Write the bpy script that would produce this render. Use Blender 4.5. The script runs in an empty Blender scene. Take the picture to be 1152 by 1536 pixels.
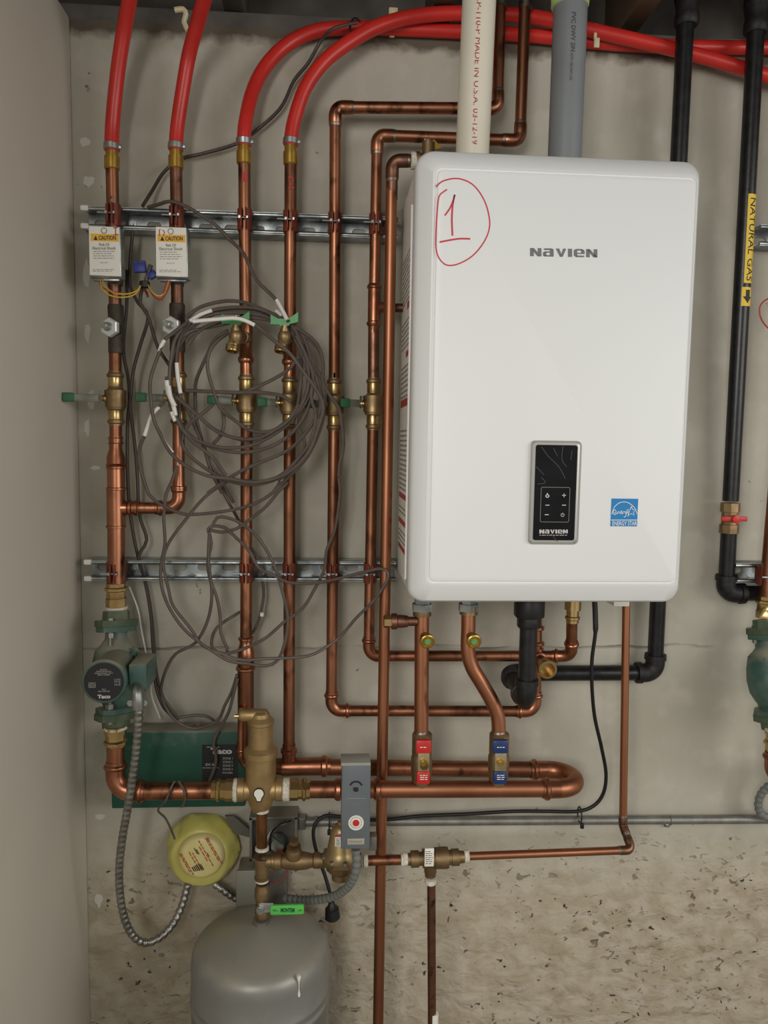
import bpy, bmesh, math, random
from mathutils import Vector, Matrix
random.seed(4)
scene = bpy.context.scene
COL = scene.collection
# ------------------------------------------------------------------ camera
F = 1150.0                      # focal length in pixels of the 1152x1536 frame
CAM = Vector((0.0, -1.60, 1.45))
YAW, PITCH, ROLL = math.radians(4.0), math.radians(5.25), math.radians(0.9)
FW = Vector((math.sin(YAW)*math.cos(PITCH), math.cos(YAW)*math.cos(PITCH), -math.sin(PITCH)))
_r = Vector((math.cos(YAW), -math.sin(YAW), 0)); _u = _r.cross(FW)
RT = _r*math.cos(ROLL) + _u*math.sin(ROLL)
UP = _u*math.cos(ROLL) - _r*math.sin(ROLL)
cd = bpy.data.cameras.new('camera'); cam = bpy.data.objects.new('camera', cd); COL.objects.link(cam)
cd.sensor_fit = 'VERTICAL'; cd.sensor_height = 36.0; cd.lens = F/1536*36.0
cd.clip_start = 0.02
cam.matrix_world = Matrix(((RT.x, UP.x, -FW.x, CAM.x), (RT.y, UP.y, -FW.y, CAM.y), (RT.z, UP.z, -FW.z, CAM.z), (0, 0, 0, 1)))
scene.camera = cam
# ------------------------------------------------------------------ world, lamps, exposure
wd = bpy.data.worlds.new('world'); scene.world = wd; wd.use_nodes = True
wd.node_tree.nodes['Background'].inputs[0].default_value = (0.985, 0.965, 0.905, 1)
wd.node_tree.nodes['Background'].inputs[1].default_value = 0.42
def area(name, loc, aim, sx, sy, power, col):
    l = bpy.data.lights.new(name, 'AREA'); l.shape = 'RECTANGLE'; l.size = sx; l.size_y = sy; l.energy = power; l.color = col
    o = bpy.data.objects.new(name, l); COL.objects.link(o); o.location = loc
    o.rotation_euler = (Vector(aim)-Vector(loc)).to_track_quat('-Z', 'Y').to_euler()
area('daylight_opening', (2.6, -2.7, 2.0), (-0.2, -0.3, 1.5), 2.0, 1.5, 42, (1.0, 0.985, 0.95))
area('left_opening', (-0.8, -3.1, 2.0), (0.25, -0.2, 1.45), 1.0, 1.2, 44, (1.0, 0.98, 0.94))
vs = scene.view_settings
scene.display_settings.display_device = 'sRGB'
vs.view_transform = 'Standard'; vs.look = 'None'; vs.gamma = 1; vs.use_curve_mapping = False
vs.exposure = 0.0
# ------------------------------------------------------------------ helpers
def P(x, y, w):
    """point of the place seen at photo pixel (x, y), w metres in front of the concrete wall (the plane y = 0)"""
    d = RT*((x-576)/F) - UP*((y-768)/F) + FW
    return CAM + d*((-w-CAM.y)/d.y)
def px(w): return F/(1.6-w)
X, Y, Z = Vector((1, 0, 0)), Vector((0, 1, 0)), Vector((0, 0, 1))
FRONT = -Y
def lin(c): return tuple((v/255/12.92 if v/255 <= .04045 else ((v/255+.055)/1.055)**2.4) for v in c) + (1,)

def mat(name, rgb, rough=.5, metal=0., rgb2=None, scale=30., bump=0., bscale=120., spec=.5, coat=0., lo=.35, hi=.65, rvar=0., stretch=(1,1,1), trans=0., rgb3=None, s3=60., lo3=.62, hi3=.72, dust=None):
    m = bpy.data.materials.new(name); m.use_nodes = True; nt = m.node_tree; N = nt.nodes; L = nt.links
    b = N['Principled BSDF']
    b.inputs['Base Color'].default_value = lin(rgb); b.inputs['Roughness'].default_value = rough; b.inputs['Metallic'].default_value = metal
    b.inputs['Specular IOR Level'].default_value = spec; b.inputs['Coat Weight'].default_value = coat
    if trans: b.inputs['Transmission Weight'].default_value = trans
    geo = N.new('ShaderNodeNewGeometry'); mp = N.new('ShaderNodeMapping'); L.new(geo.outputs['Position'], mp.inputs[0]); mp.inputs['Scale'].default_value = stretch
    def noise(s, det=4):
        n = N.new('ShaderNodeTexNoise'); n.inputs['Scale'].default_value = s; n.inputs['Detail'].default_value = det; L.new(mp.outputs[0], n.inputs['Vector']); return n
    def ramp(src, a, bb):
        r = N.new('ShaderNodeMapRange'); r.inputs[1].default_value = a; r.inputs[2].default_value = bb; L.new(src, r.inputs[0]); return r.outputs[0]
    def mix(fac, c1, c2):
        x = N.new('ShaderNodeMix'); x.data_type = 'RGBA'; L.new(fac, x.inputs[0])
        for i, c in ((6, c1), (7, c2)):
            if isinstance(c, tuple): x.inputs[i].default_value = c
            else: L.new(c, x.inputs[i])
        return x.outputs[2]
    cur = lin(rgb)
    if rgb2:
        n = noise(scale); f = ramp(n.outputs[0], lo, hi); cur = mix(f, cur, lin(rgb2))
        if rvar:
            rr = N.new('ShaderNodeMapRange'); rr.inputs[3].default_value = rough; rr.inputs[4].default_value = rough+rvar; L.new(f, rr.inputs[0]); L.new(rr.outputs[0], b.inputs['Roughness'])
    if rgb3:
        n = noise(s3, 6); cur = mix(ramp(n.outputs[0], lo3, hi3), cur, lin(rgb3))
    if dust:      # settled dust on faces that look up
        sx = N.new('ShaderNodeSeparateXYZ'); L.new(geo.outputs['Normal'], sx.inputs[0]); dn = noise(26)
        ad = N.new('ShaderNodeMath'); ad.operation = 'ADD'; L.new(sx.outputs[2], ad.inputs[0]); L.new(dn.outputs[0], ad.inputs[1])
        fm = N.new('ShaderNodeMapRange'); fm.inputs[1].default_value = .75; fm.inputs[2].default_value = 1.35; fm.inputs[4].default_value = .8; L.new(ad.outputs[0], fm.inputs[0]); cur = mix(fm.outputs[0], cur, lin(dust))
    if not isinstance(cur, tuple): L.new(cur, b.inputs['Base Color'])
    if bump:
        n = noise(bscale); bp = N.new('ShaderNodeBump'); bp.inputs['Strength'].default_value = bump; bp.inputs['Distance'].default_value = .002
        L.new(n.outputs[0], bp.inputs['Height']); L.new(bp.outputs[0], b.inputs['Normal'])
    return m

COPPER = mat('copper', (180, 123, 94), .35, 1, (126, 84, 62), 9, rvar=.14, lo=.38, hi=.62, rgb3=(84, 56, 44), s3=38, lo3=.54, hi3=.70, stretch=(1, 1, .45))
COPPERB = mat('bright_copper', (190, 131, 99), .37, 1, (152, 100, 74), 7, rvar=.1, stretch=(1, 1, .3), rgb3=(120, 76, 56), s3=45, lo3=.66, hi3=.78)
COPPERD = mat('tarnished_copper', (150, 108, 88), .40, 1, (104, 76, 62), 14, rvar=.15, rgb3=(66, 48, 42), s3=40, lo3=.58, hi3=.72)
COPPERF = mat('press_copper', (190, 130, 100), .28, 1, (140, 91, 68), 20, rvar=.15)
SOLDER = mat('solder', (165, 152, 140), .45, 1, (105, 92, 82), 80)
BRASS = mat('brass', (206, 178, 124), .27, 1, (168, 140, 94), 25, rvar=.15)
BRASSD = mat('dull_brass', (158, 134, 98), .44, .9, (130, 108, 78), 30, rvar=.15, bump=.1)
BRONZE = mat('cast_bronze', (180, 153, 108), .46, .75, (160, 134, 92), 35, bump=.15, bscale=400)
GOLDB = mat('gold_collar', (196, 160, 78), .35, .9, (168, 132, 62), 40)
DARKB = mat('dark_valve_body', (86, 76, 66), .6, .5, (64, 57, 50), 60, bump=.3, bscale=500)
STEEL = mat('zinc_steel', (196, 198, 196), .30, 1, (150, 154, 154), 50, rvar=.2)
GALV = mat('galvanised_steel', (188, 192, 190), .32, 1, (130, 136, 138), 24, rvar=.2)
CONDUIT = mat('conduit_steel', (148, 148, 142), .5, .7, (128, 127, 120), 40)
FLEXM = mat('flexible_steel', (168, 166, 160), .40, .9, (140, 138, 132), 60)
GREYFLEX = mat('grey_vinyl', (112, 114, 110), .5)
PEX = mat('red_tubing', (204, 48, 40), .36, 0, (186, 40, 34), 12, spec=.5)
CLAMP = mat('rust_red_clamp', (136, 66, 46), .5, .35, (112, 52, 38), 60)
PVC = mat('ivory_plastic', (226, 220, 203), .38, 0, (216, 209, 190), 6)
GREYP = mat('grey_plastic', (128, 132, 134), .42, 0, (118, 122, 125), 8)
LIME = mat('lime_primer', (178, 200, 120), .5)
IRON = mat('black_coated_iron', (22, 22, 23), .34, .2, (34, 34, 35), 50, spec=.5, bump=.1)
IRONF = mat('black_iron_fitting', (48, 46, 44), .5, .5, (34, 33, 32), 90, bump=.3, bscale=500)
BLACK = mat('black_rubber', (20, 20, 21), .5)
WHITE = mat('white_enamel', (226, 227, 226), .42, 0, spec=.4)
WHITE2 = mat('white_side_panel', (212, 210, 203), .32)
LABELW = mat('white_sticker', (232, 229, 218), .5)
YELLOW = mat('yellow_sticker', (232, 176, 52), .5)
GYELLOW = mat('yellow_tape', (226, 190, 58), .5)
INK = mat('black_ink', (30, 29, 28), .6)
INKD = mat('dark_grey_ink', (84, 82, 78), .6)
INKG = mat('grey_ink', (140, 136, 130), .6)
INKL = mat('light_ink', (196, 194, 190), .6)
INKR = mat('red_ink', (176, 58, 52), .6)
MARK = mat('red_marker', (196, 54, 72), .5)
LOGO = mat('logo_grey', (118, 118, 118), .4, .2)
BLUEST = mat('blue_sticker', (10, 122, 186), .45)
BEZEL = mat('silver_bezel', (176, 174, 168), .35, .6)
GLASSB = mat('black_glass', (12, 13, 15), .22, 0, (20, 21, 23), 30, spec=.22)
GREEN = mat('green_enamel', (28, 82, 65), .42, 0, (24, 74, 58), 20, dust=(158, 150, 132))
PUMPG = mat('pump_green', (58, 90, 82), .45, 0, (84, 106, 94), 26, lo=.42, hi=.62, bump=.12, bscale=300, dust=(158, 150, 132))
FLANGEG = mat('flange_green', (66, 86, 62), .55, 0, (90, 100, 78), 30, bump=.25, bscale=250, dust=(158, 150, 132))
PLATE = mat('black_plate', (30, 30, 32), .5)
GRIPG = mat('green_grip', (40, 96, 62), .55)
GRIPL = mat('lime_green_grip', (88, 190, 84), .45)
WING = mat('green_wing', (58, 146, 74), .4)
LEVER = mat('lever_steel', (122, 124, 114), .5, .6, (104, 106, 98), 40)
REDH = mat('red_handle', (190, 42, 38), .4)
BLUEH = mat('blue_handle', (30, 52, 104), .4)
TEFLON = mat('white_tape', (222, 218, 206), .7, 0, (190, 180, 160), 200)
CABLE = mat('grey_brown_cable', (96, 85, 77), .5, 0, (84, 74, 67), 30)
CABLED = mat('dark_brown_cable', (68, 57, 51), .5)
PAINTW = mat('white_paint', (232, 230, 224), .5)
WIREY = mat('yellow_wire', (216, 178, 60), .45)
WIRER = mat('red_wire', (176, 56, 40), .45)
NUTB = mat('blue_connector', (36, 52, 132), .45)
TANKM = mat('silver_paint', (142, 141, 136), .42, .3, (134, 133, 128), 12, rgb3=(84, 80, 72), s3=46, lo3=.70, hi3=.74, dust=(166, 161, 148))
AQUA = mat('grey_enamel', (104, 110, 114), .42, 0, (96, 102, 106), 14)
AQUAT = mat('pale_grey_lid', (150, 150, 142), .5)
BEIGE = mat('beige_plate', (166, 160, 142), .5)
BOXM = mat('dusty_box_steel', (136, 134, 126), .45, .6, (108, 106, 100), 30, dust=(158, 150, 132))
BAGY = mat('yellow_plastic_film', (196, 187, 92), .36, 0, (212, 204, 122), 18, spec=.5, bump=.3, bscale=60)
BAGP = mat('pale_yellow_film', (224, 212, 150), .38, 0, (214, 200, 130), 16)
CREAM = mat('cream_clip', (212, 200, 162), .5)
WOODD = mat('dark_timber', (108, 102, 95), .8, 0, (80, 74, 68), 10, stretch=(1, .1, 1), bump=.3)
WOODB = mat('brown_timber', (122, 98, 70), .8, 0, (92, 74, 54), 10, stretch=(1, .12, 1), bump=.3)

class M:
    def __init__(s): s.v = []; s.f = []
    def add(s, v, f):
        o = len(s.v); s.v += [Vector(a) for a in v]; s.f += [tuple(i+o for i in q) for q in f]; return s
    def tube(s, pts, r, n=14, cap=True):
        pts = [Vector(p) for p in pts]; k = len(pts); rr = r if isinstance(r, (list, tuple)) else [r]*k
        T = []
        for i in range(k):
            t = (pts[min(i+1, k-1)]-pts[max(i-1, 0)])
            T.append(t.normalized() if t.length > 1e-9 else (T[-1] if T else Z))
        a = X if abs(T[0].dot(X)) < .9 else Y
        nrm = (a - T[0]*a.dot(T[0])).normalized(); v = []; f = []
        for i in range(k):
            nrm = (nrm - T[i]*nrm.dot(T[i])).normalized(); b = T[i].cross(nrm)
            for j in range(n):
                q = 2*math.pi*j/n; v.append(pts[i]+(nrm*math.cos(q)+b*math.sin(q))*rr[i])
        for i in range(k-1):
            for j in range(n):
                j2 = (j+1) % n; f.append((i*n+j, i*n+j2, (i+1)*n+j2, (i+1)*n+j))
        if cap: f.append(tuple(range(n-1, -1, -1))); f.append(tuple((k-1)*n+j for j in range(n)))
        return s.add(v, f)
    def lathe(s, o, ax, prof, n=20, ref=None, sx=1.):
        """prof: (distance along the axis, radius)"""
        o = Vector(o); ax = Vector(ax).normalized(); a = Vector(ref) if ref else (X if abs(ax.dot(X)) < .9 else Y)
        e = (a-ax*a.dot(ax)).normalized(); g = ax.cross(e); v = []; f = []
        for t, r in prof:
            for j in range(n):
                q = 2*math.pi*(j+.5)/n; v.append(o+ax*t+(e*math.cos(q)*sx+g*math.sin(q))*max(r, 1e-5))
        for i in range(len(prof)-1):
            for j in range(n):
                j2 = (j+1) % n; f.append((i*n+j, i*n+j2, (i+1)*n+j2, (i+1)*n+j))
        f.append(tuple(range(n-1, -1, -1))); f.append(tuple((len(prof)-1)*n+j for j in range(n)))
        return s.add(v, f)
    def box(s, c, sz, ax=(X, Y, Z), bev=0.):
        """box, bevelled with 45-degree faces when bev is given"""
        c = Vector(c); bm = bmesh.new(); bmesh.ops.create_cube(bm, size=1)
        for q in bm.verts: q.co = Vector((q.co.x*sz[0], q.co.y*sz[1], q.co.z*sz[2]))
        if bev: bmesh.ops.bevel(bm, geom=bm.edges[:], offset=bev, segments=2, affect='EDGES', profile=.5)
        bm.verts.index_update()
        v = [c+ax[0]*q.co.x+ax[1]*q.co.y+ax[2]*q.co.z for q in bm.verts]; f = [tuple(q.index for q in p.verts) for p in bm.faces]
        bm.free(); return s.add(v, f)
    def pbox(s, x0, y0, x1, y1, w0, w1, bev=0.):
        """box whose front face (w1 off the wall) spans photo pixels x0..x1, y0..y1 and whose back is w0 off the wall"""
        a = P((x0+x1)/2, y0, w1).z; b = P((x0+x1)/2, y1, w1).z; l = P(x0, (y0+y1)/2, w1).x; r = P(x1, (y0+y1)/2, w1).x
        return s.box(((l+r)/2, -(w0+w1)/2, (a+b)/2), (r-l, w1-w0, a-b), bev=bev)
    def prism(s, poly, d):
        n = len(poly); poly = [Vector(p) for p in poly]; d = Vector(d)
        return s.add(poly+[p+d for p in poly], [tuple(range(n-1, -1, -1)), tuple(range(n, 2*n))]+[(i, (i+1) % n, n+(i+1) % n, n+i) for i in range(n)])
    def ribbon(s, pts, wid, nrm=FRONT, th=.0003):
        """flat stroke with width, standing th proud of its surface"""
        pts = [Vector(p) for p in pts]; k = len(pts); v = []
        for i in range(k):
            t = (pts[min(i+1, k-1)]-pts[max(i-1, 0)]).normalized(); b = t.cross(nrm).normalized()*wid/2
            v += [pts[i]-b+nrm*th, pts[i]+b+nrm*th]
        return s.add(v, [(2*i, 2*i+1, 2*i+3, 2*i+2) for i in range(k-1)])
    def build(s, name, m, parent=None, ang=40):
        me = bpy.data.meshes.new(name); o = bpy.data.objects.new(name, me); COL.objects.link(o)
        off = Vector((0, 0, 0)); q = parent
        while q: off += q.location; q = q.parent
        me.from_pydata([v-off for v in s.v], [], s.f); me.materials.append(m)
        bm = bmesh.new(); bm.from_mesh(me); bmesh.ops.recalc_face_normals(bm, faces=bm.faces); bm.to_mesh(me); bm.free()
        me.polygons.foreach_set('use_smooth', [True]*len(me.polygons)); me.set_sharp_from_angle(angle=math.radians(ang))
        if parent: o.parent = parent
        return o

def thing(name, label, cat, loc, group=None):
    o = bpy.data.objects.new(name, None); COL.objects.link(o); o.location = loc; o.empty_display_size = .03
    return tag(o, label, cat, group)
def tag(o, label, cat, group=None):
    o['label'] = label; o['category'] = cat
    if group: o['group'] = group
    return o
def rebase(o, loc):
    """move the origin of a one-mesh thing to loc"""
    d = Vector(loc); o.data.transform(Matrix.Translation(-d)); o.location = d; return o
def structure(o): o['kind'] = 'structure'; return o
def smooth(pts, step=.006):
    pts = [Vector(p) for p in pts]; out = []
    for i in range(len(pts)-1):
        p0 = pts[i-1] if i else pts[0]*2-pts[1]; p1, p2 = pts[i], pts[i+1]; p3 = pts[i+2] if i+2 < len(pts) else p2*2-p1
        n = max(2, int((p2-p1).length/step))
        for j in range(n):
            t = j/n; out.append(.5*((2*p1)+(p2-p0)*t+(2*p0-5*p1+4*p2-p3)*t*t+(3*p1-p0-3*p2+p3)*t**3))
    return out+[pts[-1]]
def arc3(A, C, B, R, n=8):
    """tangent points and fillet of a corner C between A and B"""
    u = (A-C).normalized(); v = (B-C).normalized(); c = max(-1, min(1, u.dot(v))); th = math.acos(c); t = R/math.tan(th/2)
    p, q = C+u*t, C+v*t; bis = (u+v).normalized(); O = C+bis*(R/math.sin(th/2)); a, b = p-O, q-O; out = []
    ang = a.angle(b)
    for i in range(n+1):
        k = i/n; out.append(O+(a*math.sin((1-k)*ang)+b*math.sin(k*ang))/math.sin(ang))
    return out, t
def pipe(root, A, B, r, m=COPPER, name='pipe', n=18):
    return M().tube([A, A.lerp(B, .5), B], r, n).build(name, m, root)
def sock(A, d, L, r, press, flip=False):
    """points and radii of a fitting socket of length L starting at A along d"""
    if press: q = [(0, 1.12), (.22, 1.13), (.3, 1.30), (.42, 1.36), (.54, 1.30), (.62, 1.12), (1, 1.1)]
    else: q = [(0, 1.08), (.06, 1.13), (1, 1.13)]
    pr = [(A+d*(L*t), r*k) for t, k in q]
    return pr[::-1] if flip else pr
def run(root, pts, r, m=COPPER, fm=None, R=1.7, L=1.7, press=True, solder=False, n=18, ends=None):
    """a pipe run: straight pipes with an elbow fitting at every corner"""
    fm = fm or COPPERF; pts = [Vector(p) for p in pts]; start = pts[0]
    for i in range(1, len(pts)-1):
        arc, t = arc3(pts[i-1], pts[i], pts[i+1], R*r)
        u = (pts[i-1]-pts[i]).normalized(); v = (pts[i+1]-pts[i]).normalized()
        s1 = sock(arc[0]+u*L*r, -u, L*r, r, press); s2 = sock(arc[-1]+v*L*r, -v, L*r, r, press)[::-1]
        seq = s1+[(p, r*1.12) for p in arc[1:-1]]+s2
        M().tube([a for a, b in seq], [b for a, b in seq], n).build('elbow', fm, root)
        if solder:
            for e, d in ((arc[0]+u*L*r, u), (arc[-1]+v*L*r, v)):
                M().lathe(e-d*.001, d, [(0, r*1.10), (.003, r*1.10), (.006, r*1.02)], n).build('solder_joint', SOLDER, root)
        pipe(root, start, arc[0]+u*L*r*.6, r, m, n=n); start = arc[-1]+v*L*r*.6
    pipe(root, start, pts[-1], r, m, n=n)
def coupling(root, A, B, r, m=COPPERF, name='coupling', press=True, n=18):
    d = (B-A); L = d.length; d.normalize(); h = L*.5
    if press: pr = [(0, 1.12), (.1, 1.12), (.13, 1.32), (.19, 1.34), (.23, 1.12), (.77, 1.12), (.81, 1.34), (.87, 1.32), (.9, 1.12), (1, 1.12)]
    else: pr = [(0, 1.12), (1, 1.12)]
    return M().lathe(A, d, [(t*L, r*k) for t, k in pr], n).build(name, m, root)
def flexpts(pts, step=.0042):
    p = smooth(pts, .003); out = [p[0]]; acc = 0
    for a, b in zip(p, p[1:]):
        acc += (b-a).length
        if acc >= step: out.append(b); acc = 0
    return out
def flex(pts, r, m, name, parent=None, step=.0072, n=12):
    q = flexpts(pts, step/4); k = [1.0, 1.06, 1.0, .76]
    return M().tube(q, [r*k[i % 4] for i in range(len(q))], n).build(name, m, parent, ang=80)
_tc = {}
def glyphs(s, bold, cut=0):
    if (s, bold) not in _tc:
        c = bpy.data.curves.new('lettering', 'FONT'); c.body = s; c.size = 1; c.offset = bold; c.resolution_u = 3
        o = bpy.data.objects.new('lettering', c); COL.objects.link(o); dg = bpy.context.evaluated_depsgraph_get(); dg.update()
        me = bpy.data.meshes.new_from_object(o.evaluated_get(dg)); v = [q.co.copy() for q in me.vertices]; f = [tuple(p.vertices) for p in me.polygons]
        bpy.data.objects.remove(o); bpy.data.curves.remove(c); bpy.data.meshes.remove(me)
        x0 = min(q.x for q in v); x1 = max(q.x for q in v); y0 = min(q.y for q in v); y1 = max(q.y for q in v)
        if cut:
            bm = bmesh.new(); vv = [bm.verts.new(q) for q in v]
            for q in f: bm.faces.new([vv[i] for i in q])
            for k in range(1, cut): bmesh.ops.bisect_plane(bm, geom=bm.verts[:]+bm.edges[:]+bm.faces[:], plane_co=(0, y0+(y1-y0)*k/cut, 0), plane_no=(0, 1, 0))
            bm.verts.index_update(); v = [q.co.copy() for q in bm.verts]; f = [tuple(q.index for q in p.verts) for p in bm.faces]; bm.free()
        _tc[(s, bold)] = ([((q.x-x0)/(x1-x0), (q.y-y0)/(y1-y0)) for q in v], f)
    return _tc[(s, bold)]
def text(mb, s, O, U, V, bold=0., nrm=FRONT, th=.0004):
    """lettering filling the parallelogram O (lower left), U along the line, V up the letters"""
    v, f = glyphs(s, bold); O = Vector(O); return mb.add([O+U*a+V*b+nrm*th for a, b in v], f)
def ptext(mb, s, x0, y0, x1, y1, w, bold=0.):
    """lettering inside a photo pixel box on a vertical plane w off the wall"""
    a = P(x0, y1, w); return text(mb, s, a, P(x1, y1, w)-a, P(x0, y0, w)-a, bold)
def ctext(mb, s, A, B, r, h, ang0=0., bold=0., flip=False):
    """lettering wrapped on a vertical cylinder, running from A down to B; letters' tops point right"""
    v, f = glyphs(s, bold, 8); d = B-A; q = []
    for a, b in v:
        th = ang0+(b-.5)*h/r; q.append(A+d*a+X*math.sin(th)*(r+.0005)-Y*math.cos(th)*(r+.0005))
    return mb.add(q, f)
def lines(mb, x0, y0, x1, y1, n, w, th_px=1.0, jag=.25):
    """rows of unreadably small print: short dashes"""
    for i in range(n):
        y = y0+(y1-y0)*(i+.5)/n; x = x0
        e = x1-(x1-x0)*random.random()*jag
        while x < e-1:
            l = min(e-x, random.uniform(2.5, 7)); mb.ribbon([P(x, y, w), P(x+l, y, w)], th_px/px(w)); x += l+1.2

# ================================================================== SETTING
XL = P(119, 700, 0).x            # the inner corner with the left wall
ZT = P(560, 52, 0).z             # top of the concrete wall
def concrete():
    m = bpy.data.materials.new('cast_concrete'); m.use_nodes = True; nt = m.node_tree; N = nt.nodes; L = nt.links; b = N['Principled BSDF']
    b.inputs['Roughness'].default_value = .88; b.inputs['Specular IOR Level'].default_value = .25
    g = N.new('ShaderNodeNewGeometry'); pos = g.outputs['Position']; sep = N.new('ShaderNodeSeparateXYZ'); L.new(pos, sep.inputs[0])
    def noise(s, d=5, st=None, dist=0):
        n = N.new('ShaderNodeTexNoise'); n.inputs['Scale'].default_value = s; n.inputs['Detail'].default_value = d; n.inputs['Distortion'].default_value = dist
        if st:
            mp = N.new('ShaderNodeMapping'); mp.inputs['Scale'].default_value = st; L.new(pos, mp.inputs[0]); L.new(mp.outputs[0], n.inputs['Vector'])
        else: L.new(pos, n.inputs['Vector'])
        return n.outputs[0]
    def rng(s, a, bb, c=0., d=1., ease='LINEAR'):
        r = N.new('ShaderNodeMapRange'); r.interpolation_type = ease
        for i, q in enumerate((a, bb, c, d)): r.inputs[i+1].default_value = q
        L.new(s, r.inputs[0]); return r.outputs[0]
    def math_(op, a, bb):
        x = N.new('ShaderNodeMath'); x.operation = op
        for i, q in enumerate((a, bb)):
            if isinstance(q, float): x.inputs[i].default_value = q
            else: L.new(q, x.inputs[i])
        return x.outputs[0]
    def mix(f, a, bb):
        x = N.new('ShaderNodeMix'); x.data_type = 'RGBA'
        if isinstance(f, float): x.inputs[0].default_value = f
        else: L.new(f, x.inputs[0])
        for i, q in ((6, a), (7, bb)):
            if isinstance(q, tuple): x.inputs[i].default_value = lin(q)
            else: L.new(q, x.inputs[i])
        return x.outputs[2]
    c = mix(rng(noise(3.2), .35, .65), (187, 182, 168), (171, 166, 151))
    c = mix(rng(noise(14), .52, .75, 0, .6), c, (200, 194, 182))
    c = mix(rng(noise(7, 6, (1, 1, .25)), .56, .74, 0, .55), c, (148, 141, 128))
    # rough, sandy lower band
    zl = P(640, 1275, 0).z
    low = rng(math_('ADD', sep.outputs[2], math_('MULTIPLY', noise(6), .22)), zl+.19, zl+.0)
    c = mix(low, c, mix(rng(noise(22), .4, .62), (186, 176, 157), (171, 159, 137)))
    # bug holes, denser lower down
    v = N.new('ShaderNodeTexVoronoi'); v.inputs['Scale'].default_value = 46; v.inputs['Randomness'].default_value = 1
    wob = N.new('ShaderNodeVectorMath'); wob.operation = 'ADD'; L.new(pos, wob.inputs[0])
    nz = N.new('ShaderNodeTexNoise'); nz.inputs['Scale'].default_value = 60; L.new(pos, nz.inputs[0])
    sc = N.new('ShaderNodeVectorMath'); sc.operation = 'SCALE'; sc.inputs[3].default_value = .03; L.new(nz.outputs[1], sc.inputs[0]); L.new(sc.outputs[0], wob.inputs[1])
    L.new(wob.outputs[0], v.inputs['Vector'])
    hole = rng(v.outputs['Distance'], .20, .12)
    dens = math_('ADD', rng(sep.outputs[2], .35, 1.0, .075, .0), rng(low, 0, 1, 0, .05))
    hole = math_('MULTIPLY', hole, rng(math_('ADD', noise(9, 3), dens), .66, .70))
    pit = math_('MULTIPLY', rng(noise(44, 7, (1, 1, 1.5), .8), .61, .655), low)
    pit = math_('MULTIPLY', pit, rng(noise(5, 3), .46, .62))
    c = mix(rng(noise(11, 5, (1, 1, 1.6)), .58, .72, 0, .42), c, mix(low, c, (140, 122, 92)))
    c = mix(hole, c, (70, 60, 48)); c = mix(math_('MULTIPLY', pit, .85), c, (88, 72, 50))
    # cold joint crack
    zc = P(300, 972, 0).z
    d = math_('ABSOLUTE', math_('ADD', sep.outputs[2], math_('ADD', math_('MULTIPLY', noise(7, 6), .03), -zc-.015)), 0.)
    cr = math_('MULTIPLY', rng(d, .0035, .0008), rng(noise(4, 3), .44, .56))
    c = mix(math_('MULTIPLY', cr, .5), c, (110, 100, 86))
    # crumbly brown edge along the top of the wall
    top = math_('ADD', sep.outputs[2], math_('MULTIPLY', noise(28, 6), .045))
    c = mix(rng(top, ZT-.012, ZT+.008, 0, .9), c, (84, 72, 60))
    L.new(c, b.inputs['Base Color'])
    h = math_('ADD', math_('MULTIPLY', noise(60, 6), .25), math_('MULTIPLY', math_('MULTIPLY', noise(17, 8, (1, 1, 1.4), .5), 3.8), low))
    h = math_('SUBTRACT', h, math_('MULTIPLY', math_('ADD', hole, pit), .9)); h = math_('SUBTRACT', h, cr)
    bp = N.new('ShaderNodeBump'); bp.inputs['Strength'].default_value = .7; bp.inputs['Distance'].default_value = .006; L.new(h, bp.inputs['Height']); L.new(bp.outputs[0], b.inputs['Normal'])
    return m
CONC = concrete()
PLASTER = mat('left_wall_paint', (226, 220, 205), .62, 0, (220, 213, 198), 3, bump=.12, bscale=14)
FLOORM = mat('floor_concrete', (150, 142, 128), .85, 0, (128, 120, 106), 5, bump=.3)
RW = 1.9
structure(M().box(((XL-.12+RW)/2, .1, ZT/2), (RW-XL+.12, .2, ZT)).build('wall_back', CONC))
zl_ = P(105, 26, 0).z
wl = structure(M().box((XL-.06, -.75, zl_/2), (.12, 1.5, zl_), bev=.006).build('wall_left', PLASTER))
structure(M().box(((XL-.12+RW)/2, -1.9, -.05), (RW-XL+.12, 4.2, .1)).build('floor', FLOORM))
# timber on top of the wall and the joists running back into the room
ceil = structure(M().box(((XL-.12+RW)/2, -1.9, ZT+.33), (RW-XL+.12, 4.2, .03)).build('ceiling', WOODD))
M().box(((XL-.12+RW)/2, .09, ZT+.02), (RW-XL+.12, .14, .04), bev=.003).build('sill_plate', WOODD, ceil)
M().box(((XL-.12+RW)/2, .13, ZT+.178), (RW-XL+.12, .04, .274)).build('rim_board', WOODD, ceil)
for i, x in enumerate((-.62, -.20, .21, .60, 1.01, 1.42, 1.83)):
    M().box((x, -1.9+.0, ZT+.178), (.04, 4.02, .272), bev=.002).build('joist', WOODB if i in (2, 3) else WOODD, ceil)
M().box((-.405, -.06, ZT+.055), (.37, .09, .022)).build('blocking', WOODD, ceil)
# white plaster smears beside the corner
for i, (x, y, a, b) in enumerate(((133, 272, 11, 9), (128, 213, 8, 9), (137, 600, 7, 20), (131, 640, 5, 14), (143, 702, 9, 4), (131, 500, 6, 16), (130, 410, 6, 22), (148, 1350, 6, 12), (150, 1225, 9, 5))):
    poly = [P(x+a*math.cos(t)*random.uniform(.6, 1.1), y+b*math.sin(t)*random.uniform(.6, 1.1), 0) for t in [k*math.pi/6 for k in range(12)]]
    M().prism([p+Y*.001 for p in poly], FRONT*.0016).build('plaster_smear', mat('plaster_smear', (206, 202, 192), .8), bpy.data.objects['wall_back'])

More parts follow.
